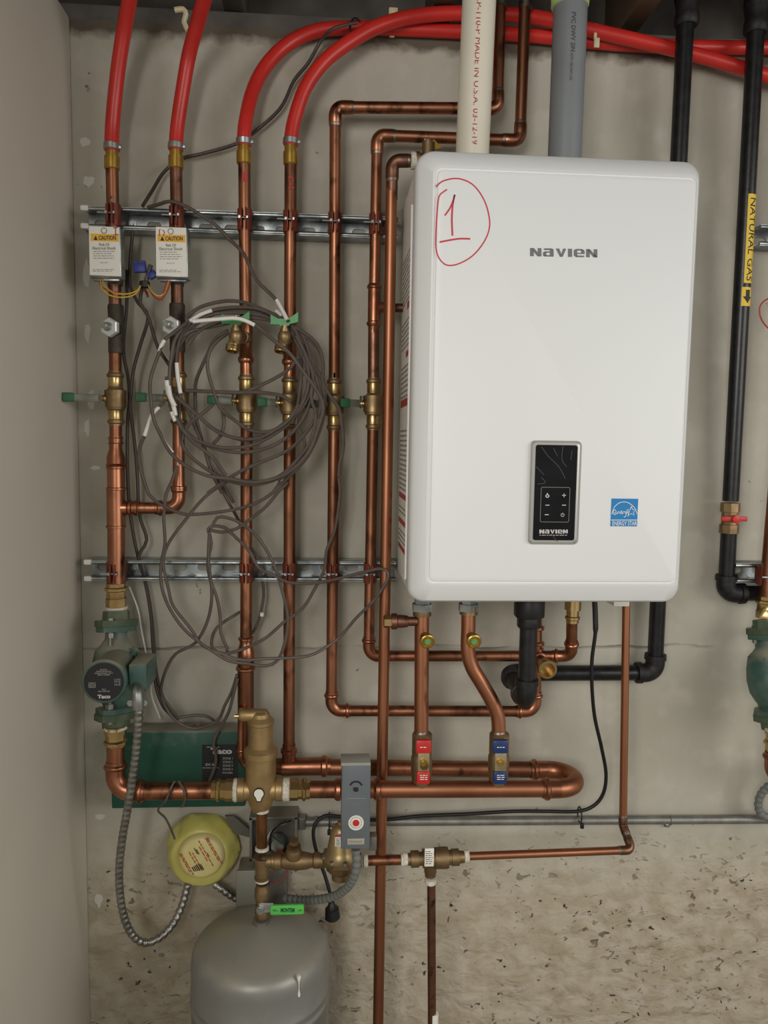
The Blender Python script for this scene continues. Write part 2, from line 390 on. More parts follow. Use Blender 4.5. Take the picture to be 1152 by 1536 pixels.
# ================================================================== STRUT RAILS
def strut(name, x0, y0, x1, y1, label, group, mounted=True):
    """slotted C channel, open side out; (x0,y0)-(x1,y1) is the centre line of its front"""
    A, B = P(x0, y0, .05), P(x1, y1, .05); z = (A.z+B.z)/2; A.z = B.z = z; L = B.x-A.x; H = .0413; t = .0028
    root = thing(name, label, 'rail', (A.x, 0, z-H/2), group)
    m = M(); c = (A.x+B.x)/2
    for s in (1, -1):
        m.box((c, -.026, z+s*(H/2-t/2)), (L, .048, t))
        m.tube([Vector((A.x, -.0475, z+s*(H/2-.0042))), Vector((B.x, -.0475, z+s*(H/2-.0042)))], .0042, 10)
    m.build('channel', GALV, root)
    pl = M(); x = A.x; per = .0508
    while x < B.x-.002:
        e = min(x+per, B.x); h = H/2-t; a, b = .0072, .0143; mid = (x+e)/2
        if e-x > 2*b+.004:
            sl = []
            for k in range(16):
                q = 2*math.pi*k/16+math.pi/16; sl.append(Vector((mid+(b-a)*(1 if math.cos(q) > 0 else -1)+a*math.cos(q), 0, a*math.sin(q))))
            o = []
            for k in range(16):
                q = 2*math.pi*k/16+math.pi/16; cx, sz = math.cos(q), math.sin(q); mx = max(abs(cx), abs(sz)); o.append(Vector((mid+cx/mx*(e-x)/2, 0, sz/mx*h)))
            v = [p+Vector((0, yy, z)) for yy in (-.004, -.0012) for p in o+sl]
            f = []
            for k in range(16):
                k2 = (k+1) % 16; f += [(k, k2, 16+k2, 16+k), (16+k, 16+k2, 48+k2, 48+k)]
            pl.add(v, f)
        else: pl.box((mid, -.0026, z), (e-x, .0028, 2*h))
        x = e
    pl.build('slotted_back', GALV, root)
    if mounted:
        bx = P(197, y0+7, .02).x
        M().lathe((bx, -.004, z), FRONT, [(0, .011), (.002, .011), (.0021, .0085), (.008, .0085), (.0081, .004), (.013, .004)], 6).build('wall_bolt', STEEL, root)
        e = M()
        for s in (1, -1): e.box((A.x+.006, -.047, z+s*(H/2-.004)), (.016, .011, .011), bev=.003)
        e.build('end_cap', PAINTW, root)
    return root, z
_, ZU = strut('strut_rail', 122, 326, 597, 341, 'slotted galvanised steel rail across the wall below the red tubing, left of the white boiler', 'steel rails')
_, ZLO = strut('strut_rail', 127, 855, 594, 858, 'slotted galvanised steel rail low on the wall above the green pump', 'steel rails')
strut('strut_rail', 1140, 361, 1620, 361, 'short end of steel rail behind the yellow gas label', 'steel rails', False)
strut('strut_rail', 1103, 861, 1620, 861, 'short end of steel rail above the black gas elbow at the right edge', 'steel rails', False)

WR = .066                                    # risers' centre line
def clamp(px_x, zc, r, label, group):
    c = Vector((P(px_x, 0, WR).x, -WR, zc)); c.x = px_x if isinstance(px_x, float) and abs(px_x) < 3 else c.x
    root = thing('pipe_clamp', label, 'clamp', c-Z*.021, group)
    R = r+.0022; h = .020
    for s in (-1, 1):
        m = M(); o = []
        for k in range(11):
            q = math.radians(12)+math.pi*k/10*(156/180)
            o.append((s*math.sin(q), -math.cos(q)))
        v = []; f = []
        for rr in (R, R-.002):
            for zz in (-h, h):
                for a, b in o: v.append(c+Vector((a*rr, b*rr, zz)))
        n = 11
        for i in range(n-1): f += [(i, i+1, n+i+1, n+i), (2*n+i, 3*n+i, 3*n+i+1, 2*n+i+1), (i, 2*n+i, 2*n+i+1, i+1), (n+i, n+i+1, 3*n+i+1, 3*n+i)]
        for i in (0, n-1): f.append((i, n+i, 3*n+i, 2*n+i))
        m.add(v, f)
        m.box(c+Vector((s*.0042, -R-.005, 0)), (.0022, .015, 2*h*.92), bev=.0008)
        m.box(c+Vector((s*.007, R+.004, 0)), (.004, .012, 2*h*.9))
        m.build('strap', CLAMP, root)
    b = M(); o = c+Vector((0, -R-.006, 0))
    b.lathe(o+X*.0053, X, [(0, .0042), (.0035, .0042)], 6); b.lathe(o-X*.0053, -X, [(0, .0046), (.004, .0046)], 6)
    b.tube([o+X*.005, o-X*.024], .0021, 8); b.build('bolt', STEEL, root)
    return root

# ================================================================== RISERS
R1, R2 = .0118, .0108
RB = .0166
def riser(label, x, y, w, group='copper risers on the steel rails', name='copper_pipe_run'):
    return thing(name, label, 'pipe', P(x, y, w), group)
def vx(pts, w): return [P(a, b, w) for a, b in pts]
def mark(root, s, x0, y0, x1, y1, w): ptext(M(), s, x0, y0, x1, y1, w).build('marker_writing', INKR, root)

def ball_valve(c, r, reach, label, group='green levered ball valves', wiggle=0):
    """brass press ball valve with a side lever; c is the centre, reach how far the lever goes left in metres"""
    root = thing('ball_valve', label, 'valve', c-Z*.055, group)
    hr = .0198
    M().lathe(c-Z*.052, Z, [(0, r*1.12), (.003, r*1.12), (.005, r*1.36), (.010, r*1.38), (.012, r*1.14), (.029, r*1.16), (.031, hr*.86), (.036, hr*.9), (.0361, hr), (.060, hr), (.0601, hr*1.05), (.068, hr*1.05), (.0681, hr*.86), (.073, r*1.16), (.092, r*1.14), (.094, r*1.38), (.099, r*1.36), (.101, r*1.12), (.104, r*1.12)], 20).build('body', BRASS if False else BRASSD, root)
    for zz in (-.0455, .0225):
        M().lathe(c+Z*zz, Z, [(0, r*1.15), (.001, r*1.19), (.022, r*1.19), (.023, r*1.15)], 20).build('press_end', BRASS, root)
    d = (-X+FRONT*(.32+wiggle)).normalized()
    s0 = c+d*.016
    M().lathe(s0, d, [(0, .0075), (.006, .0075), (.0062, .0052), (.008, .0062), (.010, .0050), (.012, .0062), (.014, .0048)], 10).build('stem', BRASS, root)
    u = d.cross(Z).normalized()
    h = M(); e0 = s0+d*.011; L = reach-.03
    h.box(e0+Z*.003, (.0025, .009, .024), (d, u, Z), bev=.0008)
    h.box(e0+d*(L/2), (L, .0025, .0145), (d, u, Z), bev=.0008)
    M_ = h.build('lever', LEVER, root)
    M().box(e0+d*(L-.004), (.021, .0075, .0175), (d, u, Z), bev=.0028).build('grip', GRIPG, M_)
    return root
def at(x, y, w): return P(x, y, w)

def tubing_end(root, x, y, dx=0.):
    """stainless ring and brass barb between red tubing and copper riser"""
    b = P(x, y+26, WR); t = P(x+dx, y-6, WR); d = (t-b).normalized()
    M().lathe(b, d, [(0, .0125), (.002, .0142), (.003, .0142), (.024, .0142), (.0245, .0120), (.036, .0118)], 20).build('barb', GOLDB, root)
    return t
# red tubes
def red(pts, ws, label, e=.0134):
    q = smooth([P(x, y, w) for (x, y), w in zip(pts, ws)], .012)
    o = thing('red_tubing', label, 'tube', q[0], 'red heating tubes')
    M().tube(q, e, 16).build('tube', PEX, o)
    d = (q[1]-q[0]).normalized()
    rg = M(); rg.lathe(q[0]+d*.002, d, [(0, .0142), (.001, .0152), (.011, .0152), (.012, .0142)], 18)
    rg.box(q[0]+d*.008+Vector((.015, -.003, 0)), (.007, .005, .008), bev=.001); rg.build('crimp_ring', STEEL, o)
    return o
red([(167.5, 227), (168.5, 190), (173, 140), (179, 90), (187, 40), (194, 0), (200, -40), (212, -120)], [WR, WR, .075, .09, .11, .14, .18, .25], 'leftmost red tube rising past the wall top beside the left wall')
red([(263.5, 226), (266, 190), (275, 130), (284, 80), (295, 40), (306, 0), (318, -40), (340, -120)], [WR, WR, .075, .09, .12, .16, .20, .27], 'second red tube from the left wall, rising straight and leaning right')
red([(366, 219), (367, 190), (378, 140), (398, 100), (432, 66), (478, 46), (540, 42), (610, 44), (700, 48), (790, 53), (880, 62), (960, 68), (1060, 71), (1160, 72), (1240, 72), (1700, 76)], [WR, WR, .05, .035, .022, .016, .0145, .0145, .0145, .0145, .0145, .0145, .0145,   .0145, .0145, .0145], 'red tube arching right and running level behind the other, along the wall top')
red([(436, 219), (439, 190), (456, 136), (484, 95), (520, 66), (566, 40), (620, 25), (690, 20), (790, 24), (880, 44), (960, 62), (1050, 84), (1152, 114), (1240, 140), (1400, 172), (1700, 190)], [WR, WR, .066, .062, .056, .05, .044, .0415, .0415, .0415, .0415, .0415, .0415, .0415, .0415, .0415], 'red tube arching right in front and sloping down past the black gas pipes')
# black tie on red tube, cream clips
tag(rebase(M().tube([P(533+8.5*math.cos(t), 42+15*math.sin(t), .022+.014*math.sin(t/2)) for t in [k*.42 for k in range(15)]], .0018, 8).build('cable_tie', BLACK), P(533, 40, .03)), 'black tie around the level red tube at the wall top', 'tie')
for x, y, lb in ((276, 27, 'cream plastic clip beside the second red tube'), (590, 24, 'cream plastic clip above the arching red tubes'), (895, 64, 'cream plastic strap under the red tube right of the grey pipe')):
    m = M(); w = .055 if x != 276 else .06; c = P(x, y, w-.03)
    if x == 276:
        m.tube(smooth([P(262, 15, w), P(275, 14, w), P(279, 22, w), P(276, 33, w), P(282, 46, w)]), .005, 8)
    elif x == 590:
        m.box(P(590, 19, .03), (.018, .006, .018), bev=.002); m.box(P(588, 44, .012), (.010, .005, .03), bev=.001); m.tube([P(590, 19, .034), P(590, 19, .05)], .003, 8)
    else:
        m.box(P(895, 64, .058), (.011, .003, .018), bev=.001); m.box(P(893, 48, .05), (.006, .004, .03), bev=.001)
    tag(rebase(m.build('tube_clip', CREAM), c), lb, 'clip', 'cream clips at the wall top')

# riser 1 ------------------------------------------------------------
r = riser('leftmost copper riser widening into a large tee above the green pump', 173, 880, WR)
t = tubing_end(r, 168, 229); pipe(r, P(168, 252, WR), P(169, 300, WR), R1, COPPER); pipe(r, P(169, 296, WR), P(171, 430, WR), R1, COPPERD)
pipe(r, P(172, 420, WR), P(173, 463, WR), R1, COPPERD)
pipe(r, P(173, 526, WR), P(173, 566, WR), R1, COPPER)
pipe(r, P(173.5, 632, WR), P(173.5, 665, WR), R1, COPPERF)
coupling(r, P(173.5, 655, WR), P(174, 667, WR), R1, name='press_end')
M().lathe(P(174, 700, WR+.002), Z, [(0, .0175), (.004, .0195), (.006, .0175), (.018, .0175), (.034, .0125), (.046, .0122)], 20).build('reducer', COPPERF, r)
pipe(r, P(174, 697, WR+.002), P(174.5, 880, WR+.008), RB, COPPER)
for y in (701, 733, 790): M().lathe(P(174.2, y, WR+.004)-Z*.003, Z, [(0, RB*1.03), (.001, RB*1.15), (.005, RB*1.15), (.006, RB*1.03)], 20).build('bead', COPPERF, r)
M().lathe(P(174.4, 788, WR+.004), Z, [(0, RB*1.05), (.072, RB*1.05)], 20).build('tee', COPPERF, r)
M().lathe(P(182, 762, WR+.002), X, [(0, R1*1.3), (.012, R1*1.2), (.013, R1*1.1), (.016, R1*1.35), (.020, R1*1.35), (.022, R1*1.1), (.026, R1*1.1), (.027, R1*1.3), (.032, R1*1.3), (.034, R1*1.1), (.037, R1*1.1)], 18).build('branch', COPPERF, r)
M().lathe(P(174.5, 909, WR+.012), Z, [(0, RB*1.22), (.016, RB*1.22), (.0165, RB*1.1), (.018, RB*1.12), (.030, RB*1.12), (.032, RB*1.33), (.037, RB*1.33), (.039, RB*1.12), (.046, RB*1.12)], 8).build('brass_adapter', BRASS, r)
M().lathe(P(174.5, 914, WR+.013), Z, [(0, RB*1.25), (.003, RB*1.32), (.006, RB*1.2)], 20).build('thread_tape', TEFLON, r)
# riser 2
r = riser('second copper riser from the left wall, turning left into the large tee', 268, 760, WR)
tubing_end(r, 264, 228); pipe(r, P(264, 252, WR), P(265, 310, WR), R1, COPPERD); pipe(r, P(265, 306, WR), P(266, 463, WR), R1, COPPERD)
pipe(r, P(267, 518, WR), P(267.5, 566, WR), R1, COPPER)
run(r, [P(268, 632, WR), P(268.5, 762, WR), P(203, 762, WR+.002)], R1, COPPER, R=1.9, L=2.0)
M().lathe(P(268.3, 732, WR)-Z*.003, Z, [(0, R1*1.1), (.002, R1*1.35), (.006, R1*1.35), (.008, R1*1.1)], 18).build('bead', COPPERF, r)
# riser 3
r = riser('copper riser marked one, running behind the bronze air separator', 369, 980, WR)
tubing_end(r, 366, 221); pipe(r, P(366.5, 245, WR), P(368.5, 480, WR), R1)
M().lathe(P(369, 545, WR), Z, [(0, R1*1.1), (.004, R1*1.35), (.010, R1*1.35), (.013, R1*1.14), (.082, R1*1.14), (.085, R1*1.3), (.09, R1*1.1)], 18).build('tee', COPPERF, r)
pipe(r, P(369, 540, WR), P(369.5, 570, WR), R1, COPPERF)
pipe(r, P(370, 628, WR), P(369, 965, WR), R1)
mark(r, 'I', 363, 258, 371, 272, WR-R1-.0005+2*R1+.001)
M().lathe(P(369, 990, WR), Z, [(0, .0175), (.020, .0175), (.034, .0130), (.04, .0130), (.042, .0155), (.046, .0155), (.048, .0128)], 20).build('reducer', COPPERF, r)
M().lathe(P(368.5, 1003, WR)-Z*.003, Z, [(0, RB*1.05), (.002, RB*1.2), (.006, RB*1.2), (.008, RB*1.05)], 20).build('bead', COPPERF, r)
run(r, [P(368.5, 992, WR), P(369, 1149, WR-.002), P(436, 1150, WR)], RB, COPPER, R=1.9, L=1.2)
run(r, [P(363, 1060, WR+.022), P(362.5, 1136, WR+.022), P(375, 1140, WR+.01)], .0085, COPPERF, R=1.6, L=1.6)
# riser 4
r = riser('copper riser marked two, dropping into the rear manifold pipe', 436, 1140, WR)
tubing_end(r, 436, 222); pipe(r, P(436, 245, WR), P(435, 490, WR), R1)
M().lathe(P(434.8, 548, WR), Z, [(0, R1*1.1), (.004, R1*1.35), (.010, R1*1.35), (.013, R1*1.14), (.082, R1*1.14), (.085, R1*1.3), (.09, R1*1.1)], 18).build('tee', COPPERF, r)
pipe(r, P(434.8, 540, WR), P(434.8, 572, WR), R1, COPPERF)
pipe(r, P(434.5, 632, WR), P(433.5, 1150, WR), R1)
mark(r, '2', 432, 264, 441, 283, WR+R1+.001)
M().lathe(P(433.5, 1142, WR), Z, [(0, R1*1.2), (.018, R1*1.2), (.020, R1*1.45), (.026, R1*1.45), (.028, R1*1.15), (.036, R1*1.15)], 18).build('tee_neck', COPPERF, r)
# riser 5
SP = dict(press=False, solder=True, R=1.3, L=1.5)
r = riser('fifth copper riser, turning right at top into the upper cross pipe', 500, 1060, WR)
run(r, [P(501.5, 586, WR), P(503, 161, WR), P(746.5, 163, WR), P(753.5, -150, WR)], R2*1.03, COPPER, COPPER, **SP)
M().lathe(P(750, 12, WR), Z, [(0, R2*1.2), (.02, R2*1.2)], 16).build('collar', SOLDER, r)
pipe(r, P(501.5, 560, WR), P(501.5, 590, WR), R2*1.03, COPPERD)
run(r, [P(501, 634, WR), P(497, 1066, WR), P(803, 1067, WR), P(806, 860, WR)], R2*1.05, COPPER, COPPERF, R=1.9, L=1.7)
# riser 6
r = riser('sixth copper riser, turning right at top into the lower cross pipe', 556, 980, WR)
run(r, [P(560.5, 500, WR), P(566, 203, WR), P(780, 211, WR), P(793, -150, WR)], R2*1.03, COPPER, COPPER, **SP)
M().lathe(P(788, 14, WR), Z, [(0, R2*1.2), (.02, R2*1.2)], 16).build('collar', SOLDER, r)
pipe(r, P(560.7, 478, WR), P(560, 590, WR), R2*1.03, COPPERD)
M().lathe(P(560.8, 490, WR), Z, [(0, R2*1.1), (.004, R2*1.36), (.008, R2*1.36), (.010, R2*1.16), (.072, R2*1.16), (.074, R2*1.36), (.078, R2*1.36), (.082, R2*1.1)], 18).build('tee', COPPERF, r)
run(r, [P(566, 461, WR), P(604, 462, WR)], .0085, COPPERD)
M().lathe(P(566, 461, WR), X, [(0, R2*1.15), (.008, R2), (.016, .0098)], 18).build('branch', COPPERF, r)
run(r, [P(559.5, 634, WR), P(553, 984, WR), P(800, 984, WR)], R2*1.03, COPPER, COPPERF, R=1.9, L=1.7)
run(r, [P(798, 984, WR), P(857, 984, WR+.03), P(858, 925, WR+.06)], R2*1.03, COPPER, COPPERF, R=1.8, L=1.8)
M().lathe(P(858.5, 934, WR+.06), Z, [(0, R2*1.15), (.006, R2*1.15), (.008, R2*1.38), (.012, R2*1.38), (.014, R2*1.15), (.026, R2*1.15), (.0265, R2*1.5), (.046, R2*1.5)], 16).build('brass_adapter', BRASS, r)
# brass port facing out, on the rear riser
r = riser('short copper tee with an open brass port facing out under the boiler', 822, 1003, .1, None)
run(r, [P(806, 972, WR), P(806, 1010, WR)], R2*1.2, COPPERF)
a, b = P(806, 985, WR), P(821, 1004, .135); d = (b-a).normalized()
M().lathe(a, d, [(0, R2*1.1), (.012, R2*1.1), (.014, R2*1.4), (.02, R2*1.4), (.022, R2*1.1), (.04, R2*1.1)], 18).build('nipple', COPPERF, r)
M().lathe(b, d, [(-.026, .0135), (-.010, .0145), (-.006, .0185), (.003, .0190), (.0036, .0185), (.0037, .0142), (-.014, .0135), (-.0141, .001)], 20).build('port', BRASS, r)
for x, y in ((806, 945), (806, 968)): M().lathe(P(x, y, WR), Z, [(0, R2*1.1), (.002, R2*1.36), (.007, R2*1.36), (.009, R2*1.1)], 18).build('bead', COPPERF, r)

# valves on risers
for x, y, rr, reach, lb, wg in ((173.5, 598, R1, .092, 'leftmost green levered ball valve, on the riser beside the left wall', 0), (268, 598, R1, .078, 'ball valve on the second riser, behind white-streaked cables', .1),
        (369.5, 602, R1, .074, 'ball valve on the riser marked one, inside the coil', .15), (434.5, 605, R1, .065, 'ball valve on the riser marked two, inside the coil', .2),
        (501.3, 607, R2, .060, 'ball valve on the fifth riser, just right of the coil', .2), (560, 606, R2, .068, 'ball valve on the sixth riser, beside the boiler', .1)):
    ball_valve(P(x, y, WR), rr, reach, lb, wiggle=wg)
# strut clamps
nm = ('leftmost', 'second', 'third', 'fourth', 'fifth', 'sixth')
for i, (x, rr) in enumerate(((170, R1), (265, R1), (367, R1), (435.5, R1), (502.3, R2), (563.5, R2))):
    clamp(float(P(x, 335, WR).x), ZU, rr, f'rust-red clamp on the upper rail holding the {nm[i]} riser', 'clamps on the upper rail')
for i, (x, rr) in enumerate(((174.5, RB), (369.5, R1), (434.3, R1), (499, R2), (555, R2))):
    clamp(float(P(x, 858, WR).x), ZLO, rr, f'rust-red clamp on the lower rail holding the {("leftmost", "third", "fourth", "fifth", "sixth")[i]} riser', 'clamps on the lower rail')

# boiler drain cocks
def drain(cx, cy, tx, ty, lb):
    c = P(cx, cy, .125); b = P(tx, ty, WR)
    root = thing('drain_cock', lb, 'valve', c-Z*.03, 'green handled drain cocks')
    m = M(); d = (c-b).normalized()
    m.lathe(b+d*.010, d, [(0, .0125), (.016, .0125), (.0165, .0105), ((c-b).length-.010, .0095)], 16)
    m.lathe(c-Z*.006, Z, [(-.012, .0085), (-.006, .0105), (0, .0128), (.006, .013), (.012, .0105), (.0125, .009), (.018, .009), (.0185, .0065), (.024, .0065)], 18)
    m.build('body', BRASSD, root)
    o = c-Z*.008+X*(-.004)
    M().lathe(o, (-.12, -.25, -1), [(0, .0085), (.012, .0095), (.0125, .0125), (.016, .0122), (.018, .0128), (.020, .0122), (.022, .0128), (.025, .0122), (.0255, .009), (.018, .009)], 18).build('hose_thread', BRASS, root)
    s = c+Z*.018
    M().tube([s-Z*.004, s+Z*.016], .004, 10).build('stem', BRASS, root)
    h = s+Z*.011; u = Vector((1, -.12, .06)).normalized(); n = u.cross(Z).normalized()
    w = M(); pr = [(-.026, .010), (-.012, .002), (0, .001), (.012, .003), (.026, .012), (.026, -.006), (.010, -.009), (.008, -.012), (-.008, -.012), (-.010, -.009), (-.026, -.008)]
    w.prism([h+u*a+Z*b+n*.004 for a, b in pr], -n*.008); w.build('wing_handle', WING, root)
drain(354, 502, 370, 508, 'brass drain cock on the riser marked one, green wing handle crossed by a white cable')
drain(427, 503, 434, 508, 'brass drain cock on the riser marked two, with upright green wing handle')

# ================================================================== ZONE VALVES
def zone_valve(x0, y0, x1, y1, bx, by, lb, marks):
    w0, w1 = .085, .112; c = P((x0+x1)/2, y1, (w0+w1)/2)
    root = thing('zone_valve', lb, 'valve', c, 'boxed zone valves')
    M().pbox(x0, y0, x1, y1, .084, w1, .0022).build('cover', STEEL, root)
    f = M(); f.pbox(x0+1, y1-1, x1+1, y1+2, .08, w1-.008, .001); f.pbox(x0+5, y1+1, x1-3, y1+6, .08, .095, .001); f.build('base_plate', GALV, root)
    lab = M().pbox(x0+1, y0+1, x1-2.5, y1-2, w1-.001, w1+.0006).build('sticker', LABELW, root)
    wf = w1+.0008
    H = y1-y0
    M().pbox(x0+3, y0+12, x1-4, y0+23, wf-.0002, wf).build('yellow_band', YELLOW, lab)
    t = M(); ptext(t, 'CAUTION', x0+15, y0+14.5, x1-8, y0+21, wf, .02)
    t.prism([P(x0+7.5, y0+21, wf+.0002), P(x0+13.5, y0+21, wf+.0002), P(x0+10.5, y0+14.5, wf+.0002)], FRONT*.0003)
    t.build('lettering', INK, lab)
    t = M(); ptext(t, 'Risk Of', x0+16, y0+25.5, x1-18, y0+30, wf); ptext(t, 'Electrical Shock', x0+6, y0+31, x1-8, y0+35.5, wf); t.build('warning_lettering', INKD, lab)
    g = M(); lines(g, x0+7, y0+36.5, x1-8, y0+50, 4, wf, .9); lines(g, x0+17, y0+54, x1-18, y0+56, 1, wf, .8); lines(g, x0+6, y0+64, x1-9, y0+69, 2, wf, .8); g.build('small_print', INKG, lab)
    ring = M(); cc = P((x0+x1)/2-1.5, y0+7, wf)
    ring.tube([cc+Vector((.0048*math.cos(q), 0, .0048*math.sin(q))) for q in [k*math.pi/10 for k in range(21)]], .0008, 6, False); ring.build('eyelet', INKG, lab)
    k = M()
    for pts in marks: k.ribbon([P(x0+a, y0+b, wf) for a, b in pts], .0017)
    k.build('marker_writing', INKR, lab)
    q = P(bx, by, WR); r0 = .0142
    M().lathe(q-Z*.046, Z, [(0, r0), (.004, r0*1.06), (.03, r0*1.02), (.034, r0*1.12), (.058, r0*1.12), (.062, r0*1.02), (.088, r0*1.06), (.092, r0)], 18).build('body', DARKB, root)
    n = P(bx-9, by-3, .098); d = Vector((-.25, -1, .05)).normalized()
    M().lathe(n-d*.028, d, [(0, .012), (.022, .012)], 14).build('side_port', DARKB, root)
    M().lathe(n-d*.006, d, [(0, .0165), (.001, .0182), (.010, .0182), (.012, .016)], 6).build('hex_nut', mat('white_zinc', (222, 224, 220), .35, .4), root)
    M().lathe(n+d*.006, d, [(0, .0085), (.003, .0085), (.0031, .0062), (.016, .0062), (.017, .005)], 14).build('stud', STEEL, root)
    M().lathe(P(bx, y1+13, WR), Z, [(0, R1*1.06), (.014, R1*1.12), (.0145, R1*1.45), (.022, R1*1.45)], 16).build('union', DARKB, root)
    return root
z1 = zone_valve(133, 339, 182, 415, 174, 494, 'zone valve marked I with caution sticker, nearest the left wall', [[(37, 3), (44, 2.5)], [(40.5, 3), (40.5, 13)], [(37, 13.5), (45, 12.5)]])
z2 = zone_valve(233, 340, 282, 416, 266, 492, 'zone valve marked II with caution sticker, second from the left wall', [[(8, 4), (6, 5), (6.5, 14)], [(11, 5), (14, 8), (12, 14)]])
# control wires and connectors between them
def wire(pts, r, m, name, parent=None, step=.006, n=8):
    return M().tube(smooth([P(*p) for p in pts], step), r, n).build(name, m, parent)
for k, (pts, m) in enumerate((([(150, 417, .09), (153, 432, .11), (165, 443, .12), (185, 446, .12), (203, 441, .11), (213, 425, .10)], WIREY),
        ([(153, 417, .09), (157, 428, .11), (170, 439, .12), (190, 441, .12), (205, 436, .11), (214, 424, .10)], WIREY), ([(149, 417, .09), (152, 430, .10), (172, 438, .105), (195, 440, .105), (212, 430, .10)], WIRER))):
    wire(pts, .0012, m, 'wire', z1)
for pts, m in (([(256, 418, .09), (252, 435, .11), (243, 448, .12), (233, 446, .12), (224, 432, .10)], WIRER), ([(254, 418, .09), (249, 437, .11), (240, 444, .12), (230, 440, .12), (221, 426, .10)], WIREY), ([(252, 418, .09), (247, 432, .11), (243, 450, .118), (230, 444, .115), (222, 428, .10)], WIRER)):
    wire(pts, .0012, m, 'wire', z2)
r = thing('wire_connectors', 'blue wire connectors with bundled wire ends between the two zone valves', 'connector', P(215, 425, .09))
for x, y, s, a in ((210, 402, .022, .05), (229, 413, .015, .5)):
    c = P(x, y, .10); u = Vector((math.cos(a), 0, math.sin(a))); v = Vector((-math.sin(a), 0, math.cos(a)))
    m = M(); m.box(c, (s, .012, s*.75), (u, Y, v), bev=.0012)
    for k in (-1, 1): m.box(c+v*s*.42+u*s*.32*k, (s*.32, .010, s*.3), (u, Y, v), bev=.0008)
    m.build('blue_splice', NUTB, r)
M().tube(smooth([P(226, 398, .095), P(222, 412, .098), P(217, 428, .095)]), .0045, 10).build('wire_bundle', CABLE, r)
M().lathe(P(217, 427, .097)-Z*.006, Z, [(0, .0085), (.001, .0095), (.011, .0095), (.012, .0085)], 12).build('tape_wrap', BLACK, r)
wire([(216, 432, .097), (220, 440, .1), (222, 446, .1)], .0022, CLAMP, 'wire', r)

# ================================================================== BOILER
def rrect(l, r, b, t, rad, y, n=6):
    out = []
    for cx, cz, a0 in ((r-rad, t-rad, 0), (l+rad, t-rad, 90), (l+rad, b+rad, 180), (r-rad, b+rad, 270)):
        for k in range(n+1):
            a = math.radians(a0+90*k/n); out.append(Vector((cx+rad*math.cos(a), y, cz+rad*math.sin(a))))
    return out
def loft(mb, rings):
    n = len(rings[0]); v = [p for q in rings for p in q]; f = []
    for i in range(len(rings)-1):
        for j in range(n): f.append((i*n+j, i*n+(j+1) % n, (i+1)*n+(j+1) % n, (i+1)*n+j))
    f.append(tuple(range(n-1, -1, -1))); f.append(tuple((len(rings)-1)*n+j for j in range(n))); return mb.add(v, f)
BWF = .345
bl = P(620, 560, .31).x; br = P(1034.5, 560, .31).x; bt = P(830, 233, .31).z; bb = P(820, 903.5, .31).z
BO = thing('gas_boiler', 'white wall-hung boiler with a red hand-drawn circled 1 on its front', 'boiler', ((bl+br)/2, -.02, bb))
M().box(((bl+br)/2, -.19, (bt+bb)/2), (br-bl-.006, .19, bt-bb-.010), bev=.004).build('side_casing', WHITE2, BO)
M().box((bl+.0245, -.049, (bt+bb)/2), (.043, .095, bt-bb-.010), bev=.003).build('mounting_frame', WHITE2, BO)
cov = M()
def ring(i, w, rad): return rrect(bl+i, br-i, bb+i, bt-i, rad, -w)
def ring2(i, jt, jb, w, rad): return rrect(bl+i, br-i*.55, bb+jb, bt-jt, rad, -w)
loft(cov, [ring(.0, .262, .022), ring(-.001, .264, .024), ring(-.001, .298, .026), ring(.0005, .307, .027), ring2(.004, .004, .004, .3135, .027), ring2(.0235, .030, .033, .3335, .014), ring2(.0262, .0333, .0362, .3345, .012), ring2(.0282, .0353, .0382, .3318, .011), ring2(.0300, .0371, .0400, .3318, .011), ring2(.0315, .0386, .0415, .3350, .010), ring2(.036, .043, .045, .3365, .008)])
cover = cov.build('front_cover', WHITE, BO, ang=24)
BWF = .3366
# seam on left casing
# printed sheets on the left casing (flat on the plane x = bl+.003)
xs = bl+.0028
def side(y, w): # height of photo row y at depth w on the left flank
    d = P(606, y, w); return Vector((xs, -w, d.z))
zt_, zb_ = P(606, 470, .15).z, P(606, 820, .15).z
st = M().prism([Vector((xs, -.045, zt_+.22)), Vector((xs, -.2445, zt_+.22)), Vector((xs, -.245, zb_-.06)), Vector((xs, -.045, zb_-.06))], -X*.0004).build('instruction_sheet', LABELW, BO)
rb = M(); gp = M()
hh = zt_+.22-(zb_-.06)
def sbar(mb, y0, y1, z, h): mb.prism([Vector((xs-.0005, -y0, z)), Vector((xs-.0005, -y1, z)), Vector((xs-.0005, -y1, z+h)), Vector((xs-.0005, -y0, z+h))], -X*.0003)
for fr, a, b, h in ((.30, .16, .24, .013), (.42, .15, .235, .011), (.545, .06, .24, .014), (.79, .06, .24, .010), (.86, .06, .24, .010), (.93, .06, .24, .009)):
    rb = M(); sbar(rb, a, b, zt_+.22-hh*fr, h); rb.build('red_band', INKR, st)
for k in range(62):
    fr = .16+.80*k/62
    if any(abs(fr-q) < .018 for q in (.30, .42, .545, .79, .86, .93)) or .56 < fr < .61: continue
    y = .06
    while y < .23:
        l = random.uniform(.02, .07); sbar(gp, y, min(y+l, .238), zt_+.22-hh*fr, .0035); y += l+.006
gp.build('small_print', INKG, st)
eg = M(); eg.tube([Vector((bl-.001, -.252, bt-.07)), Vector((bl-.001, -.252, bb+.03))], .0022, 6); eg.build('side_seam', WHITE, BO)
